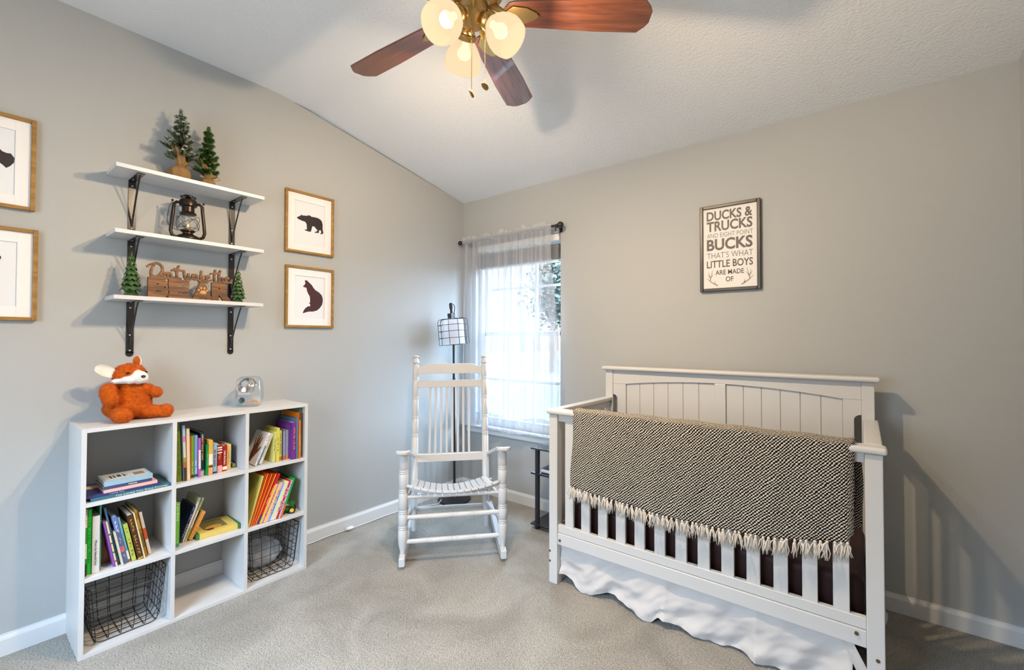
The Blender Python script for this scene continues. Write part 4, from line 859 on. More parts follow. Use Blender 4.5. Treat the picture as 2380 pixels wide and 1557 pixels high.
lying('light blue board book, topmost of the lying stack', .275, -2.2715, zz, .158, .135, .0200, 0, (148, 176, 192), None, (206, 190, 110), (.1, .9), [('cover_panel', -.12, -.012, -.070, .070, (196, 196, 190)), ('cover_title', -.09, -.042, -.052, -.046, (58, 66, 72)), ('cover_title', -.09, -.042, -.040, -.035, (58, 66, 72)), ('cover_title', -.088, -.05, -.028, -.016, (58, 66, 72)), ('cover_title', -.09, -.042, -.008, -.003, (58, 66, 72)), ('cover_title', -.07, -.064, -.003, .006, (58, 66, 72)), ('cover_animal', -.085, -.035, .025, .06, (150, 116, 90))])
# toy tractor
tt = thing('toy_tractor', 'small green toy tractor with black wheels beside the leaning books', 'toy', (0.240, -1.572, Z2)); tt.rotation_euler = (0, 0, R(60))
b = MB(); b.box(-.045, .01, -.012, .012, .012, .034); b.box(-.01, .012, -.013, .013, .034, .062); b.cyl((-.03, 0, .03), (-.03, 0, .058), .0022); b.box(-.012, .014, -.015, .015, .062, .066); b.build('body', mat('tractor_green', (0.01, 0.16, 0.02), .3), tt, .002)
for s in (-1, 1):
    b = MB(); b.lathe([(0.009, -.005), (.016, -.0055), (.0185, -.003), (.0185, .003), (.016, .0055), (.009, .005)], (0.004, s*.021, .0190), 20, ax=(0, 1, 0)); w_ = b.build('tire', mat('black_rubber', (.01, .01, .01), .7), tt, smooth=True)
    b = MB(); b.lathe([(0, -.007), (.0105, -.0065), (.0105, .0065), (0, .007)], (0.004, s*.021, .0190), 16, ax=(0, 1, 0)); b.build('hub', mat('hub_yellow', (.7, .45, .03), .4), w_)
    b = MB(); b.lathe([(0, -.004), (.009, -.004), (.0105, 0), (.009, .004), (0, .004)], (-.036, s*.018, .0107), 16, ax=(0, 1, 0)); b.build('tire', mat('black_rubber', (.01, .01, .01), .7), tt, smooth=True)
# wire baskets
def basket(label, yc):
    t = thing('wire_basket', label, 'basket', (0.146, yc, Z3)); b = MB(); WT, DT, Hh = 0.128, 0.126, 0.235; WB, DB = 0.106, 0.108; r = 0.0016
    def prof(w_t, w_b, n=6):
        rc = 0.03; L = [(-w_t, Hh), (-w_b-(w_t-w_b)*.15, rc)]
        for k in range(1, n): a = math.pi+k/n*math.pi/2; L.append((-w_b+rc+rc*math.cos(a), rc+rc*math.sin(a)+r))
        L.append((-w_b+rc, r)); L += [(-q, z) for q, z in L[::-1]]
        return L
    for k in range(6):
        f = -1+2*k/5
        b.tube([(q, f*(WB+(WT-WB)*(z/Hh))*.93, z) for q, z in prof(DT, DB)], r, 5)
    for k in range(6):
        f = -1+2*k/5
        b.tube([(f*(DB+(DT-DB)*(z/Hh))*.93, q, z+.002) for q, z in prof(WT, WB)], r, 5)
    for k in range(1, 6):
        z = Hh*k/6; w, d = WB+(WT-WB)*z/Hh+.001, DB+(DT-DB)*z/Hh+.001; c = .022
        pts = []
        for sx, sy_, a0 in ((1, 1, 0), (-1, 1, 90), (-1, -1, 180), (1, -1, 270)):
            for q in (0, 30, 60, 90): a = R(a0+q); pts.append((sx*(d-c)+c*math.cos(a), sy_*(w-c)+c*math.sin(a), z))
        b.tube(pts, r, 5, True)
    b.build('wire_grid', BLACK, t)
    b = MB(); w, d, c = WT+.002, DT+.002, .024; pts = []
    for sx, sy_, a0 in ((1, 1, 0), (-1, 1, 90), (-1, -1, 180), (1, -1, 270)):
        for q in (0, 30, 60, 90): a = R(a0+q); pts.append((sx*(d-c)+c*math.cos(a), sy_*(w-c)+c*math.sin(a), Hh+.002))
    b.tube(pts, .0026, 6, True); b.build('rim', BLACK, t, smooth=True)
basket('empty black wire basket in the bottom cube below the thick white hardcover', -2.2655)
basket('black wire basket holding a clear plastic bag, lowest cube', -1.6685)
pb = thing('plastic_bag', 'crumpled clear plastic bag lying inside the wire basket', 'bag', (0.115, -1.672, Z3+.006)); b = MB()
def bagf(u, v):
    a = u*2*math.pi; ph = v*math.pi; p = Vector((math.sin(ph)*math.cos(a)*.075, math.sin(ph)*math.sin(a)*.088, .075-math.cos(ph)*.07))
    n = noise.noise(p*28+Vector((5, 1, 2)))*.022+noise.noise(p*70)*.008; p += p.normalized()*n; p.z = max(p.z, .004); p.x = max(-.085, min(.085, p.x)); p.y = max(-.092, min(.092, p.y)); return p
b.grid(bagf, 50, 30); b.build('bag_film', PLASTICBAG, pb, fix=False)
b = MB(); b.tube(cr2 if False else [(0.03*math.cos(k*.7), .05*math.sin(k*.55), .03+.006*k) for k in range(18)], .002, 6); b.build('white_cable', PLASTIC_W, pb, smooth=True)

# ------------------------------------------------------------------ plush fox on the bookcase
fx = thing('plush_toy', 'orange plush fox with a white muzzle sitting on the bookcase', 'plush toy', (0.125, -2.255, 0.912), R(-4))
def remeshed(parts, vox, name, mt, parent, fur=0, flen=0.005, seed=1, furmat=None):
    b = MB()
    for c, s, rot in parts: b.ell(c, s, seg=20, rings=14, rot=(Matrix.Rotation(R(rot[0]), 4, 'X') @ Matrix.Rotation(R(rot[1]), 4, 'Y') @ Matrix.Rotation(R(rot[2]), 4, 'Z')) if rot else None)
    bmesh.ops.recalc_face_normals(b.bm, faces=b.bm.faces); me = bpy.data.meshes.new(name); b.bm.to_mesh(me); b.bm.free()
    tmp = bpy.data.objects.new('tmp', me); COL.objects.link(tmp); m = tmp.modifiers.new('r', 'REMESH'); m.mode = 'VOXEL'; m.voxel_size = vox
    s = tmp.modifiers.new('s', 'SMOOTH'); s.iterations = 5; s.factor = .6
    bpy.context.view_layer.update(); me2 = bpy.data.meshes.new_from_object(tmp.evaluated_get(bpy.context.evaluated_depsgraph_get())); bpy.data.objects.remove(tmp)
    bm = bmesh.new(); bm.from_mesh(me2); bm.normal_update(); rnd = random.Random(seed)
    for v in bm.verts: v.co += v.normal*(noise.noise(v.co*70)*.0022)
    fs = list(bm.faces); 
    if fur:
        areas = [f.calc_area() for f in fs]; tot = sum(areas)
        new = []
        for f, a in zip(fs, areas):
            n = a/tot*fur; n = int(n)+(1 if rnd.random() < n-int(n) else 0)
            for _ in range(n):
                c = f.calc_center_median(); vv = f.verts[rnd.randrange(len(f.verts))].co; c = c.lerp(vv, rnd.random()); nn = f.normal; tg = nn.orthogonal().normalized(); ang = rnd.random()*6.28; bt = nn.cross(tg)
                sdir = tg*math.cos(ang)+bt*math.sin(ang); clump = Vector((noise.noise(c*45), noise.noise(c*45+Vector((9, 9, 9))), noise.noise(c*45+Vector((3, 7, 1)))-.6))
                d = (nn+clump*.9+sdir*.25).normalized(); L = flen*(.6+.8*rnd.random()); sd = d.cross(sdir).normalized()*.0005 if d.cross(sdir).length > .01 else tg*.0005
                new.append((c-nn*.0008-sd, c-nn*.0008+sd, c+d*L))
        for tri in new: bm.faces.new([bm.verts.new(q) for q in tri])
    for f in bm.faces: f.smooth = True
    me3 = bpy.data.meshes.new(name); bm.to_mesh(me3); bm.free()
    return obj(name, me3, mt, parent)
# local: +x towards the room, +y along the wall, z up
remeshed([((-.004, .006, .078), (.070, .082, .082), None), ((-.002, .004, .052), (.074, .086, .052), None), ((.0, .010, .125), (.056, .062, .055), None),
          ((.0, .008, .202), (.050, .058, .048), None), ((.010, .006, .19), (.046, .060, .040), None),
          ((.058, -.068, .128), (.030, .029, .044), (0, -20, 0)), ((.068, -.062, .100), (.029, .028, .032), None),
          ((.020, .070, .130), (.024, .042, .024), (-25, 0, 0)), ((.022, .098, .115), (.023, .026, .024), (-25, 0, 0)),
          ((.075, -.030, .032), (.062, .034, .031), None), ((.112, -.026, .032), (.028, .033, .032), None),
          ((.045, .080, .030), (.034, .064, .028), (0, 0, -15)), ((.060, .128, .030), (.030, .030, .030), (0, 0, -15))], .0042, 'body', FURO, fx, 26000, .0062, 4)
remeshed([((.052, .034, .188), (.034, .033, .027), None), ((.056, .004, .180), (.022, .034, .017), None), ((.046, -.030, .176), (.018, .028, .0105), None), ((.040, .030, .204), (.022, .018, .018), None)], .003, 'white_muzzle', FURW, fx, 5000, .003, 6)
b = MB(); b.ell((.083, .044, .194), (.006, .009, .0065)); b.build('nose', mat('grey_nose', (.02, .018, .022), .4), fx, smooth=True)
for ex, ey in ((.050, -.004), (.030, .060)):
    b = MB(); b.ell((ex-.001, ey, .2095), (.0055, .0075, .0045)); b.build('eye', mat('eye_black', (.004, .003, .003), .1), fx, smooth=True)
def ear(c, ax_w, ax_h, nrm, w, h):
    aw, ah, n = Vector(ax_w).normalized(), Vector(ax_h).normalized(), Vector(nrm).normalized(); c = Vector(c)
    def shp(u, v, off):
        ang = (u-.5)*math.pi*1.0; ww = w*math.sin(math.pi*min(1, .12+v*.80))**.8
        if v > .85: ww *= math.cos((v-.85)/.15*1.35)
        return c+aw*(math.sin(ang)*ww)+ah*(h*v)+n*(off-.012*math.cos(ang)*(math.sin(math.pi*v))+.0)
    b = MB(); b.grid(lambda u, v: shp(u, v, 0), 13, 13); o = b.build('ear', mat('cream_ear_lining', (.78, .70, .62), .6), fx, smooth=True, fix=False)
    b = MB(); b.grid(lambda u, v: shp(u, v, -.003)*1.0, 13, 13); q = b.build('ear_back', FURO, o, smooth=True, fix=False)
    for k in (o, q): s = k.modifiers.new('t', 'SOLIDIFY'); s.thickness = .0016
ear((.010, -.038, .215), (-.15, -.42, .90), (.15, -.92, .12), (.85, -.35, .25), .031, .072)
ear((-.005, .034, .240), (.75, .35, -.2), (-.3, .15, .95), (.5, .8, .2), .022, .046)

# ------------------------------------------------------------------ clear canister with pacifiers
cj = thing('clear_canister', 'clear plastic canister with a chrome lid standing on the bookcase', 'canister', (0.135, -1.752, 0.9125), R(-35))
def sup(u, v, k=1.0):
    a = u*2*math.pi; ph = -math.pi/2+v*math.pi; e = .45
    f = lambda w: math.copysign(abs(w)**e, w)
    x, y, z = f(math.cos(ph))*f(math.cos(a))*.052*k, f(math.cos(ph))*f(math.sin(a))*.064*k, f(math.sin(ph))*.080*k+.0805
    # slanted front
    lim = .060-.55*max(0, z-.085)
    return Vector((min(x, lim), y*(1-.12*(z/.16)**2), z))
b = MB(); b.grid(sup, 61, 31); b.build('clear_body', glassy('clear_plastic', (.93, .96, .98), .36, .08), cj, smooth=True, fix=False)
lx = axes((.046, -.004, .112), (0, 1, 0), (-.48, 0, .877), (.877, 0, .48))
b = MB(); b.lathe([(0, 0), (.047, 0), (.050, .004), (.046, .009), (.040, .008), (.036, .011), (.020, .013), (.016, .015), (.0155, .026), (.018, .030), (.014, .035), (0, .036)], seg=36, M=lx); b.build('chrome_lid', CHROME, cj, smooth=True)
for nm, lab, p, cc, rr, tt_ in (('pacifier', 'dark green pacifier inside the clear canister', (.024, -.030, .034), (30, 44, 36), .017, 'x'), ('pacifier', 'teal pacifier lying at the bottom of the canister', (.026, -.042, .014), (60, 170, 160), .012, 'z'), ('teether', 'orange rainbow teether inside the clear canister', (.018, .026, .022), (232, 160, 100), .022, 'x')):
    wp = Matrix.Rotation(R(-35), 3, 'Z') @ Vector(p); t = thing(nm, lab, nm, (0.135+wp.x, -1.752+wp.y, .9125+p[2]-.0), R(-35)); b = MB()
    if nm == 'teether': b.tube([(0, rr*math.cos(a/10*math.pi), rr*math.sin(a/10*math.pi)*.8-.006) for a in range(11)], .006, 8)
    else: b.tube([(0, rr*.7*math.cos(a/12*6.283), rr*.7*math.sin(a/12*6.283)) if tt_ == 'x' else (rr*math.cos(a/12*6.283)*.8, rr*math.sin(a/12*6.283), 0) for a in range(12)], .0035, 6, True); b.ell((.004, 0, 0), (.006, rr*.6, rr*.5))
    b.build('body', cmat(*cc), t, smooth=True)

# ------------------------------------------------------------------ rocking chair (local: +x to its arm, +y backwards)
rc = thing('rocking_chair', 'white wooden rocking chair with a slatted seat facing the camera', 'rocking chair', (0.884, -0.957, 0), math.atan2(0.7371, 0.6758))
def rings(base, zs, L, r, g=.0022):
    out = []; z = 0
    ev = []
    for c in zs:
        for k in range(3): ev += [(c+k*.011/L*1.0-.003/L, r), (c+k*.011/L, r-g), (c+k*.011/L+.003/L, r)]
    return ev
PH = 0.632-0.046
for s in (-1, 1):
    p0, p1 = (s*.284, 0, .046), (s*.284+s*(-.004), .004, .632); prof = [(0, .013), (.06, .015), (.13, .024), (.18, .0265)]+rings(0, (.27, .42, .62, .80), PH, .0265)+[(.93, .0265), (1.0, .022)]
    b = MB(); b.post(p0, p1, sorted(prof, key=lambda q: q[0]), 20); b.build('front_post', CHAIRW, rc, smooth=True)
# rockers
def rocker_z(y): return .0+.115*((y-.20)/.55)**2
for s in (-1, 1):
    b = MB(); X = .284*s; ys = [-.055+k*.79/22 for k in range(23)]; up = []; lo = []
    for y in ys:
        zl = .002+.26*max(0, abs(y-.26)-.0)**2*.55; h = .056
        if y > .62: h *= 1-(y-.62)/.3
        if y < 0: h = .056+y*.12
        up.append((y, zl+h)); lo.append((y, zl))
    b.prism(lo+up[::-1], X-.017, X+.017, 'x'); b.build('rocker', CHAIRW, rc, .006, seg=3)
# back posts: lean from rocker to finial
BPb = {-1: (-.246, .36, .040), 1: (.224, .36, .040)}; BPt = {-1: (-.252, .62, 1.085), 1: (.228, .62, 1.085)}
def bp(s, z): t = (z-.04)/(1.085-.04); a, c = Vector(BPb[s]), Vector(BPt[s]); t2 = t; return a.lerp(c, t2)
for s in (-1, 1):
    L = (Vector(BPt[s])-Vector(BPb[s])).length; b = MB()
    prof = [(0, .012), (.05, .016), (.10, .022), (.16, .0225)]+rings(0, (.545, .655, .78, .905), L, .0225)+[(.965, .0225), (1, .021)]
    b.post(BPb[s], BPt[s], sorted(prof, key=lambda q: q[0]), 20)
    ax = (Vector(BPt[s])-Vector(BPb[s])).normalized(); b.lathe([(.021, 0), (.012, .006), (.012, .010), (.022, .018), (.0235, .030), (.019, .044), (.013, .050), (.013, .055), (.023, .060), (.018, .070), (0, .077)], BPt[s], 20, ax=ax); b.build('back_post', CHAIRW, rc, smooth=True)
def rail(z0, z1, arch=0, nm='back_rail', th=.011, name=None):
    l0, r0 = bp(-1, z0), bp(1, z0); l1, r1 = bp(-1, z1), bp(1, z1); b = MB(); x0, x1 = l0.x+.014, r0.x-.014
    if arch:
        pts = [(x0, z0), (x1, z0), (x1, z1-.024), (x1-.028, z1-.018), (x1-.070, z1), (x0+.070, z1), (x0+.028, z1-.018), (x0, z1-.024)]
    else: pts = [(x0, z0), (x1, z0), (x1, z1), (x0, z1)]
    ym = lambda z: bp(1, z).y
    vs = [(x, ym(z)-th, z) for x, z in pts]+[(x, ym(z)+th, z) for x, z in pts]; n = len(pts)
    b._new(vs, [tuple(range(n)), tuple(range(2*n-1, n-1, -1))]+[(i, i+n, (i+1) % n+n, (i+1) % n) for i in range(n)]); b.build(nm, CHAIRW, rc, .003)
rail(1.030, 1.100, 1, 'crest_rail'); rail(.936, .985); rail(.452, .502)
for k in range(8):
    x = -.150+k*.0378; b = MB(); b.tube([(x, bp(1, .495).y, .495), (x, bp(1, .6).y+.004, .6), (x, bp(1, .8).y+.005, .8), (x, bp(1, .945).y, .945)], .0085, 10, flat=1.0); b.build('spindle', CHAIRW, rc, smooth=True)
# arms
for s in (-1, 1):
    yb = bp(s, .54).y; b = MB(); ins = s*.245-.011
    pts = [(s*.318, -.045), (s*.325, -.02), (s*.322, .06), (s*.300, .16), (s*.268, .30), (s*.256, yb+.02), (s*.236-.006, yb+.02), (s*.240, .30), (s*.250, .10), (s*.243, .0), (s*.246, -.035), (s*.262, -.055), (s*.30, -.056)]
    b.prism(pts, .630, .652, 'z')
    for v in b.bm.verts: v.co.z -= .135*max(0, v.co.y)/.42
    b.build('armrest', CHAIRW, rc, .008, seg=3)
# seat: slats across the width, scooped
def seatz(x, y): return .398+.70*x*x-.030*math.sin(min(1, max(0, (y+.02)/.42))*math.pi)*.6+.012*(y < .02)-.080*max(0, y)/.40
nS = 13
for k in range(nS):
    x0 = -.262+k*.5225/nS; x1 = x0+.5225/nS-.0045; ys = [-.030+j*.43/10 for j in range(11)]; b = MB(); top = []; 
    fan_ = lambda x, y: (x*(1-.10*(y/.4)))-.011*(y/.4)
    vs = []; th = .011
    for y in ys:
        for x in (x0, x1):
            vs.append((fan_(x, y), y, seatz(x, y))); vs.append((fan_(x, y), y, seatz(x, y)-th))
    fs = []
    for j in range(10):
        a = j*4; c = a+4; fs += [(a, a+2, c+2, c), (a+1, c+1, c+3, a+3), (a, c, c+1, a+1), (a+2, a+3, c+3, c+2)]
    fs += [(0, 1, 3, 2), (40, 42, 43, 41)]; b._new(vs, fs); b.build('seat_slat', CHAIRW, rc, .003)
for yy_, dz in ((.0, 0), (.36, -.02)):
    b = MB(); b.tube([(x/10, yy_+.012, seatz(x/10, yy_)-.024) for x in (-2.6, -2, -1.2, -.4, .4, 1.2, 2, 2.6)], .011, 8); b.build('seat_support', CHAIRW, rc, smooth=True)
def rung(p0, p1, r=.0125, nm='rung', rg=True):
    L = (Vector(p1)-Vector(p0)).length; prof = [(0, r*.8), (.08, r*.95)]+(rings(0, (.25, .5, .72), L, r*1.08, .0012) if rg else [(.5, r*1.1)])+[(.92, r*.95), (1, r*.8)]
    b = MB(); b.post(p0, p1, sorted(prof, key=lambda q: q[0]), 14); b.build(nm, CHAIRW, rc, smooth=True)
for z in (.383, .268, .133): rung((-.284, 0, z), (.284, 0, z), .0135 if z < .3 else .011)
for s in (-1, 1):
    for z in (.335, .200):
        q = bp(s, z-.01); rung((s*.284, .01, z), tuple(q), .0095, rg=False)
q0, q1 = bp(-1, .17), bp(1, .17); rung(tuple(q0), tuple(q1), .011, rg=False)

# ------------------------------------------------------------------ floor lamp
LX, LY = 0.178, -0.268
fl = thing('floor_lamp', 'black floor lamp with a wire cage around a white drum shade', 'floor lamp', (LX, LY, 0))
b = MB(); b.lathe([(0, 0), (.128, 0), (.130, .006), (.126, .014), (.06, .020), (.02, .024), (.012, .034), (0, .034)], seg=40); b.build('base', BLACK, fl, smooth=True)
b = MB(); b.cyl((0, 0, .03), (-.012, -.006, 1.46), .0095, seg=14)
for z in (.5, .95): b.lathe([(.0095, 0), (.012, .002), (.012, .012), (.0095, .014)], (-.004-.004*z, -.002, z), 14)
b.build('pole', BLACK, fl, smooth=True)
tilt = Matrix.Translation((-.008, -.010, 1.33)) @ Matrix.Rotation(R(5), 4, Vector((.61, -.79, 0))) 
b = MB(); b.lathe([(.083, -.098), (.083, .098)], seg=32, M=tilt)
for f in list(b.bm.faces):
    if len(f.verts) > 8: b.bm.faces.remove(f)
b.build('drum_shade', LINENSHADE, fl, smooth=True, fix=False)
b = MB(); CR, CZ = .118, .105
for k in range(10):
    a = k/10*6.283+.2; c, s = math.cos(a), math.sin(a)
    b.tube([(.02*c, .02*s, CZ), ((CR-.02)*c, (CR-.02)*s, CZ), ((CR-.006)*c, (CR-.006)*s, CZ-.008), (CR*c, CR*s, CZ-.025), (CR*c, CR*s, -CZ+.004)], .0023, 6, M=tilt)
for z in (.058, .008, -.045, -.101): b.tube([(CR*math.cos(a/28*6.283), CR*math.sin(a/28*6.283), z) for a in range(28)], .0023, 6, True, M=tilt)
b.build('wire_cage', BLACK, fl, smooth=True)
b = MB(); b.box(-.030, .012, -.022, .022, .104, .150, M=tilt); b.cyl((-.004, 0, .15), (-.004, 0, .200), .011, M=tilt); b.cyl((-.004, 0, .185), (-.004, 0, .222), .0145, M=tilt); b.ell((-.004, 0, .222), (.0145, .0145, .012), M=tilt)
b.tube([(.012, .008, .14), (.018, .012, .17), (.022, .014, .20), (.014, .010, .222)], .004, 6, M=tilt); b.build('socket', BLACK, fl, .001)
cd = thing('power_cord', 'white lamp cord trailing along the baseboard', 'cord', (0, 0, 0.004)); b = MB()
def crs(p): 
    out = []; P = [p[0]]+p+[p[-1]]
    for i in range(1, len(P)-2):
        for k in range(6):
            t = k/6; out.append(tuple(0.5*((2*P[i][c])+(-P[i-1][c]+P[i+1][c])*t+(2*P[i-1][c]-5*P[i][c]+4*P[i+1][c]-P[i+2][c])*t*t+(-P[i-1][c]+3*P[i][c]-3*P[i+1][c]+P[i+2][c])*t**3) for c in (0, 1, 2)))
    return out+[p[-1]]
b.tube(crs([(.16, -.39, .03), (.155, -.42, .004), (.13, -.46, .003), (.09, -.54, .003), (.045, -.66, .003), (.030, -.80, .003), (.034, -.95, .003), (.036, -1.07, .003)]), .0026, 6)
b.tube(crs([(.034, -1.11, .003), (.026, -1.16, .003), (.022, -1.25, .003), (.03, -1.34, .003), (.02, -1.45, .003)]), .0026, 6); b.build('cable', PLASTIC_W, cd, smooth=True)
b = MB(); b.ell((.036, -1.09, .010), (.017, .030, .012)); b.build('foot_switch', PLASTIC_W, cd, smooth=True)

# ------------------------------------------------------------------ small side stand
st = thing('side_stand', 'small black three-tier side stand between window and crib', 'side stand', (0.965, -0.325, 0))
for z, nm, mt_ in ((.545, 'top_shelf', mat('dark_glass_top', (.03, .035, .045), .12)), (.378, 'middle_shelf', BLACK), (.040, 'bottom_shelf', BLACK)):
    b = MB(); b.box(0, .40, 0, .29, z-.012, z); b.build(nm, mt_, st, .004, seg=3)
for x, y in ((.038, .030), (.362, .030), (.038, .26), (.362, .26)):
    b = MB()
    for z0, z1 in ((0.0, .028), (.040, .366), (.378, .533)): b.cyl((x, y, z0), (x, y, z1), .0165, seg=18)
    b.build('leg', mat('graphite_tube', (.03, .032, .04), .35, .3), st, smooth=True)
vm = thing('video_monitor', 'white and grey video monitor on the middle shelf of the black stand', 'monitor', (1.060, -.285, .379)); b = MB()
b.box(-.035, .055, -.01, .06, 0, .022); b.build('body', mat('pale_blue_plastic', (.55, .60, .72), .3), vm, .008, seg=3)
b = MB(); b.box(-.028, .048, -.002, .052, .0215, .024, M=Matrix.Rotation(R(0), 4, 'X')); b.build('screen', mat('dark_screen', (.02, .025, .05), .1), vm)
hm = thing('humidifier', 'tall white cylinder on the bottom shelf of the black stand', 'humidifier', (1.235, -.235, .0405)); b = MB()
b.lathe([(0, 0), (.050, 0), (.054, .008), (.054, .235), (.048, .25), (.020, .256), (0, .256)], seg=30); b.build('body', PLASTIC_W, hm, smooth=True)

# ------------------------------------------------------------------ crib
CX0, CX1, CYF, CYB = 1.432, 2.800, -0.795, -0.100
cb = thing('baby_crib', 'white wooden crib with slatted sides and a panelled headboard', 'crib', ((CX0+CX1)/2, -.45, 0)); OX, OY = (CX0+CX1)/2, -.45
def X(x): return x-OX
def Y(y): return y-OY
def part(nm, boxes, bev=.003, m=WHITE, par=None):
    b = MB()
    for x0, x1, y0, y1, z0, z1 in boxes: b.box(X(x0), X(x1), Y(y0), Y(y1), z0, z1)
    return b.build(nm, m, par or cb, bev)
pL = part('front_post', [(CX0, CX0+.050, CYF, CYF+.050, 0, .880)]); pR = part('front_post', [(CX1-.050, CX1, CYF, CYF+.050, 0, .880)])
part('rear_post', [(CX0+.004, CX0+.054, -.150, -.100, 0, 1.080)]); part('rear_post', [(CX1-.060, CX1-.012, -.150, -.100, 0, 1.080)])
b = MB(); b.box(X(CX0-.012), X(CX1+.012), Y(CYF-.014), Y(CYF+.062), .882, .906); b.build('front_cap_rail', WHITE, cb, .010, seg=4)
part('front_top_rail', [(CX0+.050, CX1-.050, CYF+.012, CYF+.036, .845, .882)])
part('front_bottom_rail', [(CX0+.050, CX1-.050, CYF+.010, CYF+.034, .268, .308), (CX0+.050, CX1-.050, CYF+.004, CYF+.034, .208, .2665)], .0025)
for k in range(13):
    xc = 1.5465+k*(2.6795-1.5465)/12; part('front_slat', [(xc-.0242, xc+.0242, CYF+.014, CYF+.030, .300, .850)], .002)
for (x, z, r) in ((CX0+.066, .233, .0062), (CX1-.078, .251, .0062), (CX1-.020, .181, .0062), (CX0+.006, .165, .0058), (CX0+.006, .113, .0058)):
    b = MB(); b.cyl((X(x), Y(CYF+.006), z), (X(x), Y(CYF-.0018), z), r, seg=16); b.cyl((X(x), Y(CYF), z), (X(x), Y(CYF-.0026), z), r*.6, seg=6); b.build('bolt', BOLT, cb)
for s, xa, xb in ((-1, CX0, CX0+.052), (1, CX1-.052, CX1)):
    b = MB(); b.box(X(xa), X(xb), Y(CYF+.050), Y(-.150), .886, .908); b.box(X((xa+xb)/2-.012), X((xa+xb)/2+.012), Y(CYF+.050), Y(-.150), .845, .886); b.build('side_top_rail', WHITE, cb, .004)
    xm = (xa+xb)/2; part('side_bottom_rail', [(xm-.012, xm+.012, CYF+.050, -.150, .215, .30)])
    for k in range(6):
        yc = CYF+.050+.5450*(k+.5)/6; part('side_slat', [(xm-.008, xm+.008, yc-.022, yc+.022, .295, .848)], .002)
# headboard
b = MB(); b.box(X(CX0-.014), X(CX1+.010), Y(-.178), Y(-.088), 1.080, 1.104); b.build('headboard_cap', WHITE, cb, .011, seg=4)
hx0, hx1 = CX0+.054, CX1-.060; px0, px1, c0, c1 = 1.572, 2.669, 2.096, 2.153
def arch(x): q = (x-(px0+px1)/2)/((px1-px0)/2); return .995+.036*(1-q*q)
N_ = 24; pts = [(X(hx0), 1.080), (X(hx0), .995)]+[(X(px0+(px1-px0)*k/N_), arch(px0+(px1-px0)*k/N_)) for k in range(N_+1)]+[(X(hx1), .995), (X(hx1), 1.080)]
b = MB(); b.prism(pts[::-1], Y(-.145), Y(-.105), 'y'); b.build('arched_rail', WHITE, cb, .002)
for (sx, x0, x1, xn) in ((1, hx0, px0, hx0+.028), (-1, px1, hx1, hx1-.028)):
    zt = .925; rr = .026; b = MB()
    if sx == 1: pts = [(X(x1), .995), (X(x1), .30), (X(xn), .30), (X(xn), zt-rr)]+[(X(xn-rr+rr*math.cos(a*math.pi/12)), zt-rr+rr*math.sin(a*math.pi/12)) for a in range(1, 7)]+[(X(x0), zt), (X(x0), .995)]
    else: pts = [(X(x0), .995), (X(x0), .30), (X(xn), .30), (X(xn), zt-rr)]+[(X(xn+rr-rr*math.cos(a*math.pi/12)), zt-rr+rr*math.sin(a*math.pi/12)) for a in range(1, 7)]+[(X(x1), zt), (X(x1), .995)]
    b.prism(pts, Y(-.144), Y(-.106), 'y'); b.build('headboard_stile', WHITE, cb, .002)
part('centre_stile', [(c0, c1, -.1445, -.1065, .30, 1.031)], .003)
for a0, a1 in ((px0, c0), (c1, px1)):
    b = MB(); n = 6 if a0 == px0 else 6
    for k in range(n):
        u0 = a0+(a1-a0)*k/n+.0007; u1 = a0+(a1-a0)*(k+1)/n-.0007; b.box(X(u0), X(u1), Y(-.134), Y(-.118), .32, 1.028 if True else 1)
    b.box(X(a0), X(a1), Y(-.128), Y(-.119), .32, 1.02); b.build('beadboard_panel', WHITE, cb, .002)
part('headboard_bottom_rail', [(hx0, hx1, -.144, -.106, .215, .32)])
part('mattress_support', [(CX0+.06, CX1-.06, -.74, -.16, .262, .268)], 0, mat('beige_board', (.45, .33, .20), .8))
ms = thing('crib_mattress', 'crib mattress in a dark brown fitted sheet lying inside the crib', 'mattress', (OX, -.448, .269)); b = MB()
b.box(-.626, .630, -.282, .282, 0, .150); o = b.build('fitted_sheet', SHEETB, ms, .032, seg=6)
for f in o.data.polygons: f.use_smooth = True

# crib skirt: gathered white linen under the rails
def skirt(nm, P0, P1, zt, folds, amp, seed, zb=.0, lift=None, tex=1.0):
    P0, P1 = Vector(P0), Vector(P1); ax = P1-P0; L = ax.length; ax.normalize(); nr = Vector((ax.y, -ax.x, 0)); rnd = random.Random(seed)
    def fn(u, v):
        s = u*L; w = 1.6*(1-abs(math.sin(s*folds*.55+.9*math.sin(s*folds*.33+seed))))**1.4-.5+.45*math.sin(s*folds*1.7+seed*2)
        bott = zb+(lift(u) if lift else 0); z = zt+(bott-zt)*v
        out = amp*w*(v**.8)+.006*v*math.sin(s*55+8*v)+.022*noise.noise(Vector((s*8+v*2, v*3.5, seed)))*tex*v+.008*noise.noise(Vector((s*30+v*9, v*8, seed)))*v+.018*v
        p = P0+ax*s+nr*out; p.z = max(z+.004*math.sin(s*31)*v, .003); return p
    return fn
sk = thing('crib_skirt', 'gathered white linen skirt hanging below the crib rails', 'crib skirt', (0, 0, 0))
sc = [(0, .052), (.12, .004), (.25, .036), (.40, .0), (.44, .042), (.57, .008), (.73, .012), (.84, .010), (.92, .0), (1.0, .0)]
def sclift(u):
    for (a, x), (c, y) in zip(sc, sc[1:]):
        if a <= u <= c: t = (u-a)/(c-a); t = t*t*(3-2*t); return x+(y-x)*t
    return 0
b = MB(); b.grid(skirt('f', (CX0+.052, -.762, 0), (CX1-.09, -.762, 0), .262, 13.0, .030, 2, lift=sclift), 260, 26); b.build('front_panel', LINEN, sk, smooth=True, fix=False)
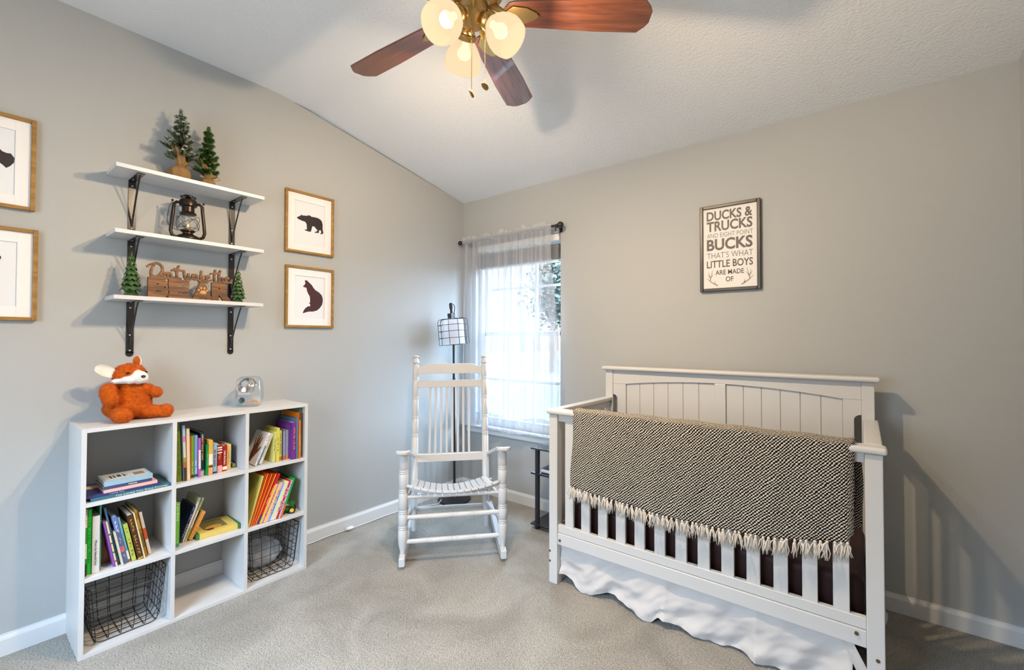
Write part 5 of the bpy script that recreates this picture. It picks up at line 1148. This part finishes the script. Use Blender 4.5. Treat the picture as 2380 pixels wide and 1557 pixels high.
b = MB(); b.grid(skirt('l', (CX0+.060, -.17, 0), (CX0+.060, -.75, 0), .262, 14, .014, 4), 80, 14); b.build('side_panel', LINEN, sk, smooth=True, fix=False)
b = MB(); b.grid(skirt('r', (CX1-.040, -.70, 0), (CX1-.040, -.17, 0), .262, 20, .030, 5, zb=.02), 120, 20); b.build('side_panel', LINEN, sk, smooth=True, fix=False)
b = MB()
def flap(u, v): x = 2.652+.125*v+.034*u+.012*v*u; z = .262-.262*v; return Vector((x, -.776-.012*math.sin(v*3)-.004*u+.008*math.sin(u*3.1), max(z, .003)))
b.grid(flap, 8, 24); b.build('corner_flap', LINEN, sk, smooth=True, fix=False)

# throw blanket over the front rail
tb = thing('throw_blanket', 'black and cream woven throw with white tassels draped over the crib rail', 'blanket', (0, 0, 0))
def bot(u):   # bottom edge height along the rail
    ks = [(0, .533), (.10, .527), (.25, .513), (.42, .503), (.60, .505), (.80, .524), (.93, .553), (.985, .566), (1, .60)]
    for (a, x), (c, y) in zip(ks, ks[1:]):
        if a <= u <= c: return x+(y-x)*(u-a)/(c-a)
    return .56
def throw(u, v):
    x = 1.583+(2.722-1.583)*u; zt = .9135; front = zt-bot(u); cap = .088; backd = .27+.04*u; T_ = front+cap+backd; s = v*T_
    rip = .005*math.sin(x*17+1)+.003*math.sin(x*43+s*9)
    if s < backd: p = Vector((x+.016*(1-s/backd)*(u > .5), -.722+.004*math.sin(x*20), zt-backd+s))
    elif s < backd+cap: t = (s-backd)/cap; a = math.pi*t; p = Vector((x, -.768+.046*math.cos(a), zt-.004+.012*math.sin(a)**.6+.002*math.sin(x*30)))
    else:
        d = (s-backd-cap)/front; p = Vector((x+.012*math.sin(d*5)*(1-u)*.6-.004*d, -.8145-.006*d+rip*d-.006*math.sin(d*math.pi), zt-(s-backd-cap)))
    if u > .965: p.y += .018*((u-.965)/.035)**2
    if u < .03: p.y += .010*((.03-u)/.03)**2
    return p
def tuv(u, v): return (u*1.139, v*.78+u*.0)
b = MB(); b.grid(throw, 150, 80, tuv); o = b.build('woven_cloth', WEAVE, tb, smooth=True, fix=False); md = o.modifiers.new('t', 'SOLIDIFY'); md.thickness = .006; md.offset = 1.0
def fold2(u, v): x = 2.722+.020*u; z0 = .845-.12*u*0; z = z0+(.598-z0)*v; return Vector((x-.002+.006*math.sin(v*4), -.728-.006*u, z))
b = MB(); b.grid(fold2, 6, 30, lambda u, v: (u*.03, v*.3)); o = b.build('folded_edge', WEAVE, tb, smooth=True, fix=False); md = o.modifiers.new('t', 'SOLIDIFY'); md.thickness = .005
protos = []
for k in range(6):
    rnd = random.Random(40+k); b = MB(); b.ell((0, 0, -.003), (.0052, .0052, .0055), seg=8, rings=6)
    for j in range(9):
        dx, dy = rnd.gauss(0, .0075), rnd.gauss(0, .003)-.001; L = .062*rnd.uniform(.75, 1.12); wv = rnd.uniform(-.003, .003)
        b.tube([(dx*.1, dy*.2, -.004), (dx*.55+wv, dy*.7, -L*.3), (dx*.9-wv, dy, -L*.65), (dx*1.15+wv, dy, -L)], [.0018, .0021, .0019, .0012], 5)
    bmesh.ops.recalc_face_normals(b.bm, faces=b.bm.faces)
    for f in b.bm.faces: f.smooth = True
    me = bpy.data.meshes.new('tassel'); b.bm.to_mesh(me); b.bm.free(); me.materials.append(CREAMYARN); protos.append(me)
rnd = random.Random(11)
for k in range(56):
    u = (k+.4+rnd.uniform(-.2, .2))/56; p = throw(min(u, .985), 1.0)
    o = bpy.data.objects.new('tassel', protos[k % 6]); COL.objects.link(o); o.parent = tb; o.location = (p.x, p.y-.007, p.z+.003); o.rotation_euler = (R(rnd.uniform(-4, 2)), R(rnd.uniform(-9, 9)), R(rnd.uniform(-20, 20)))
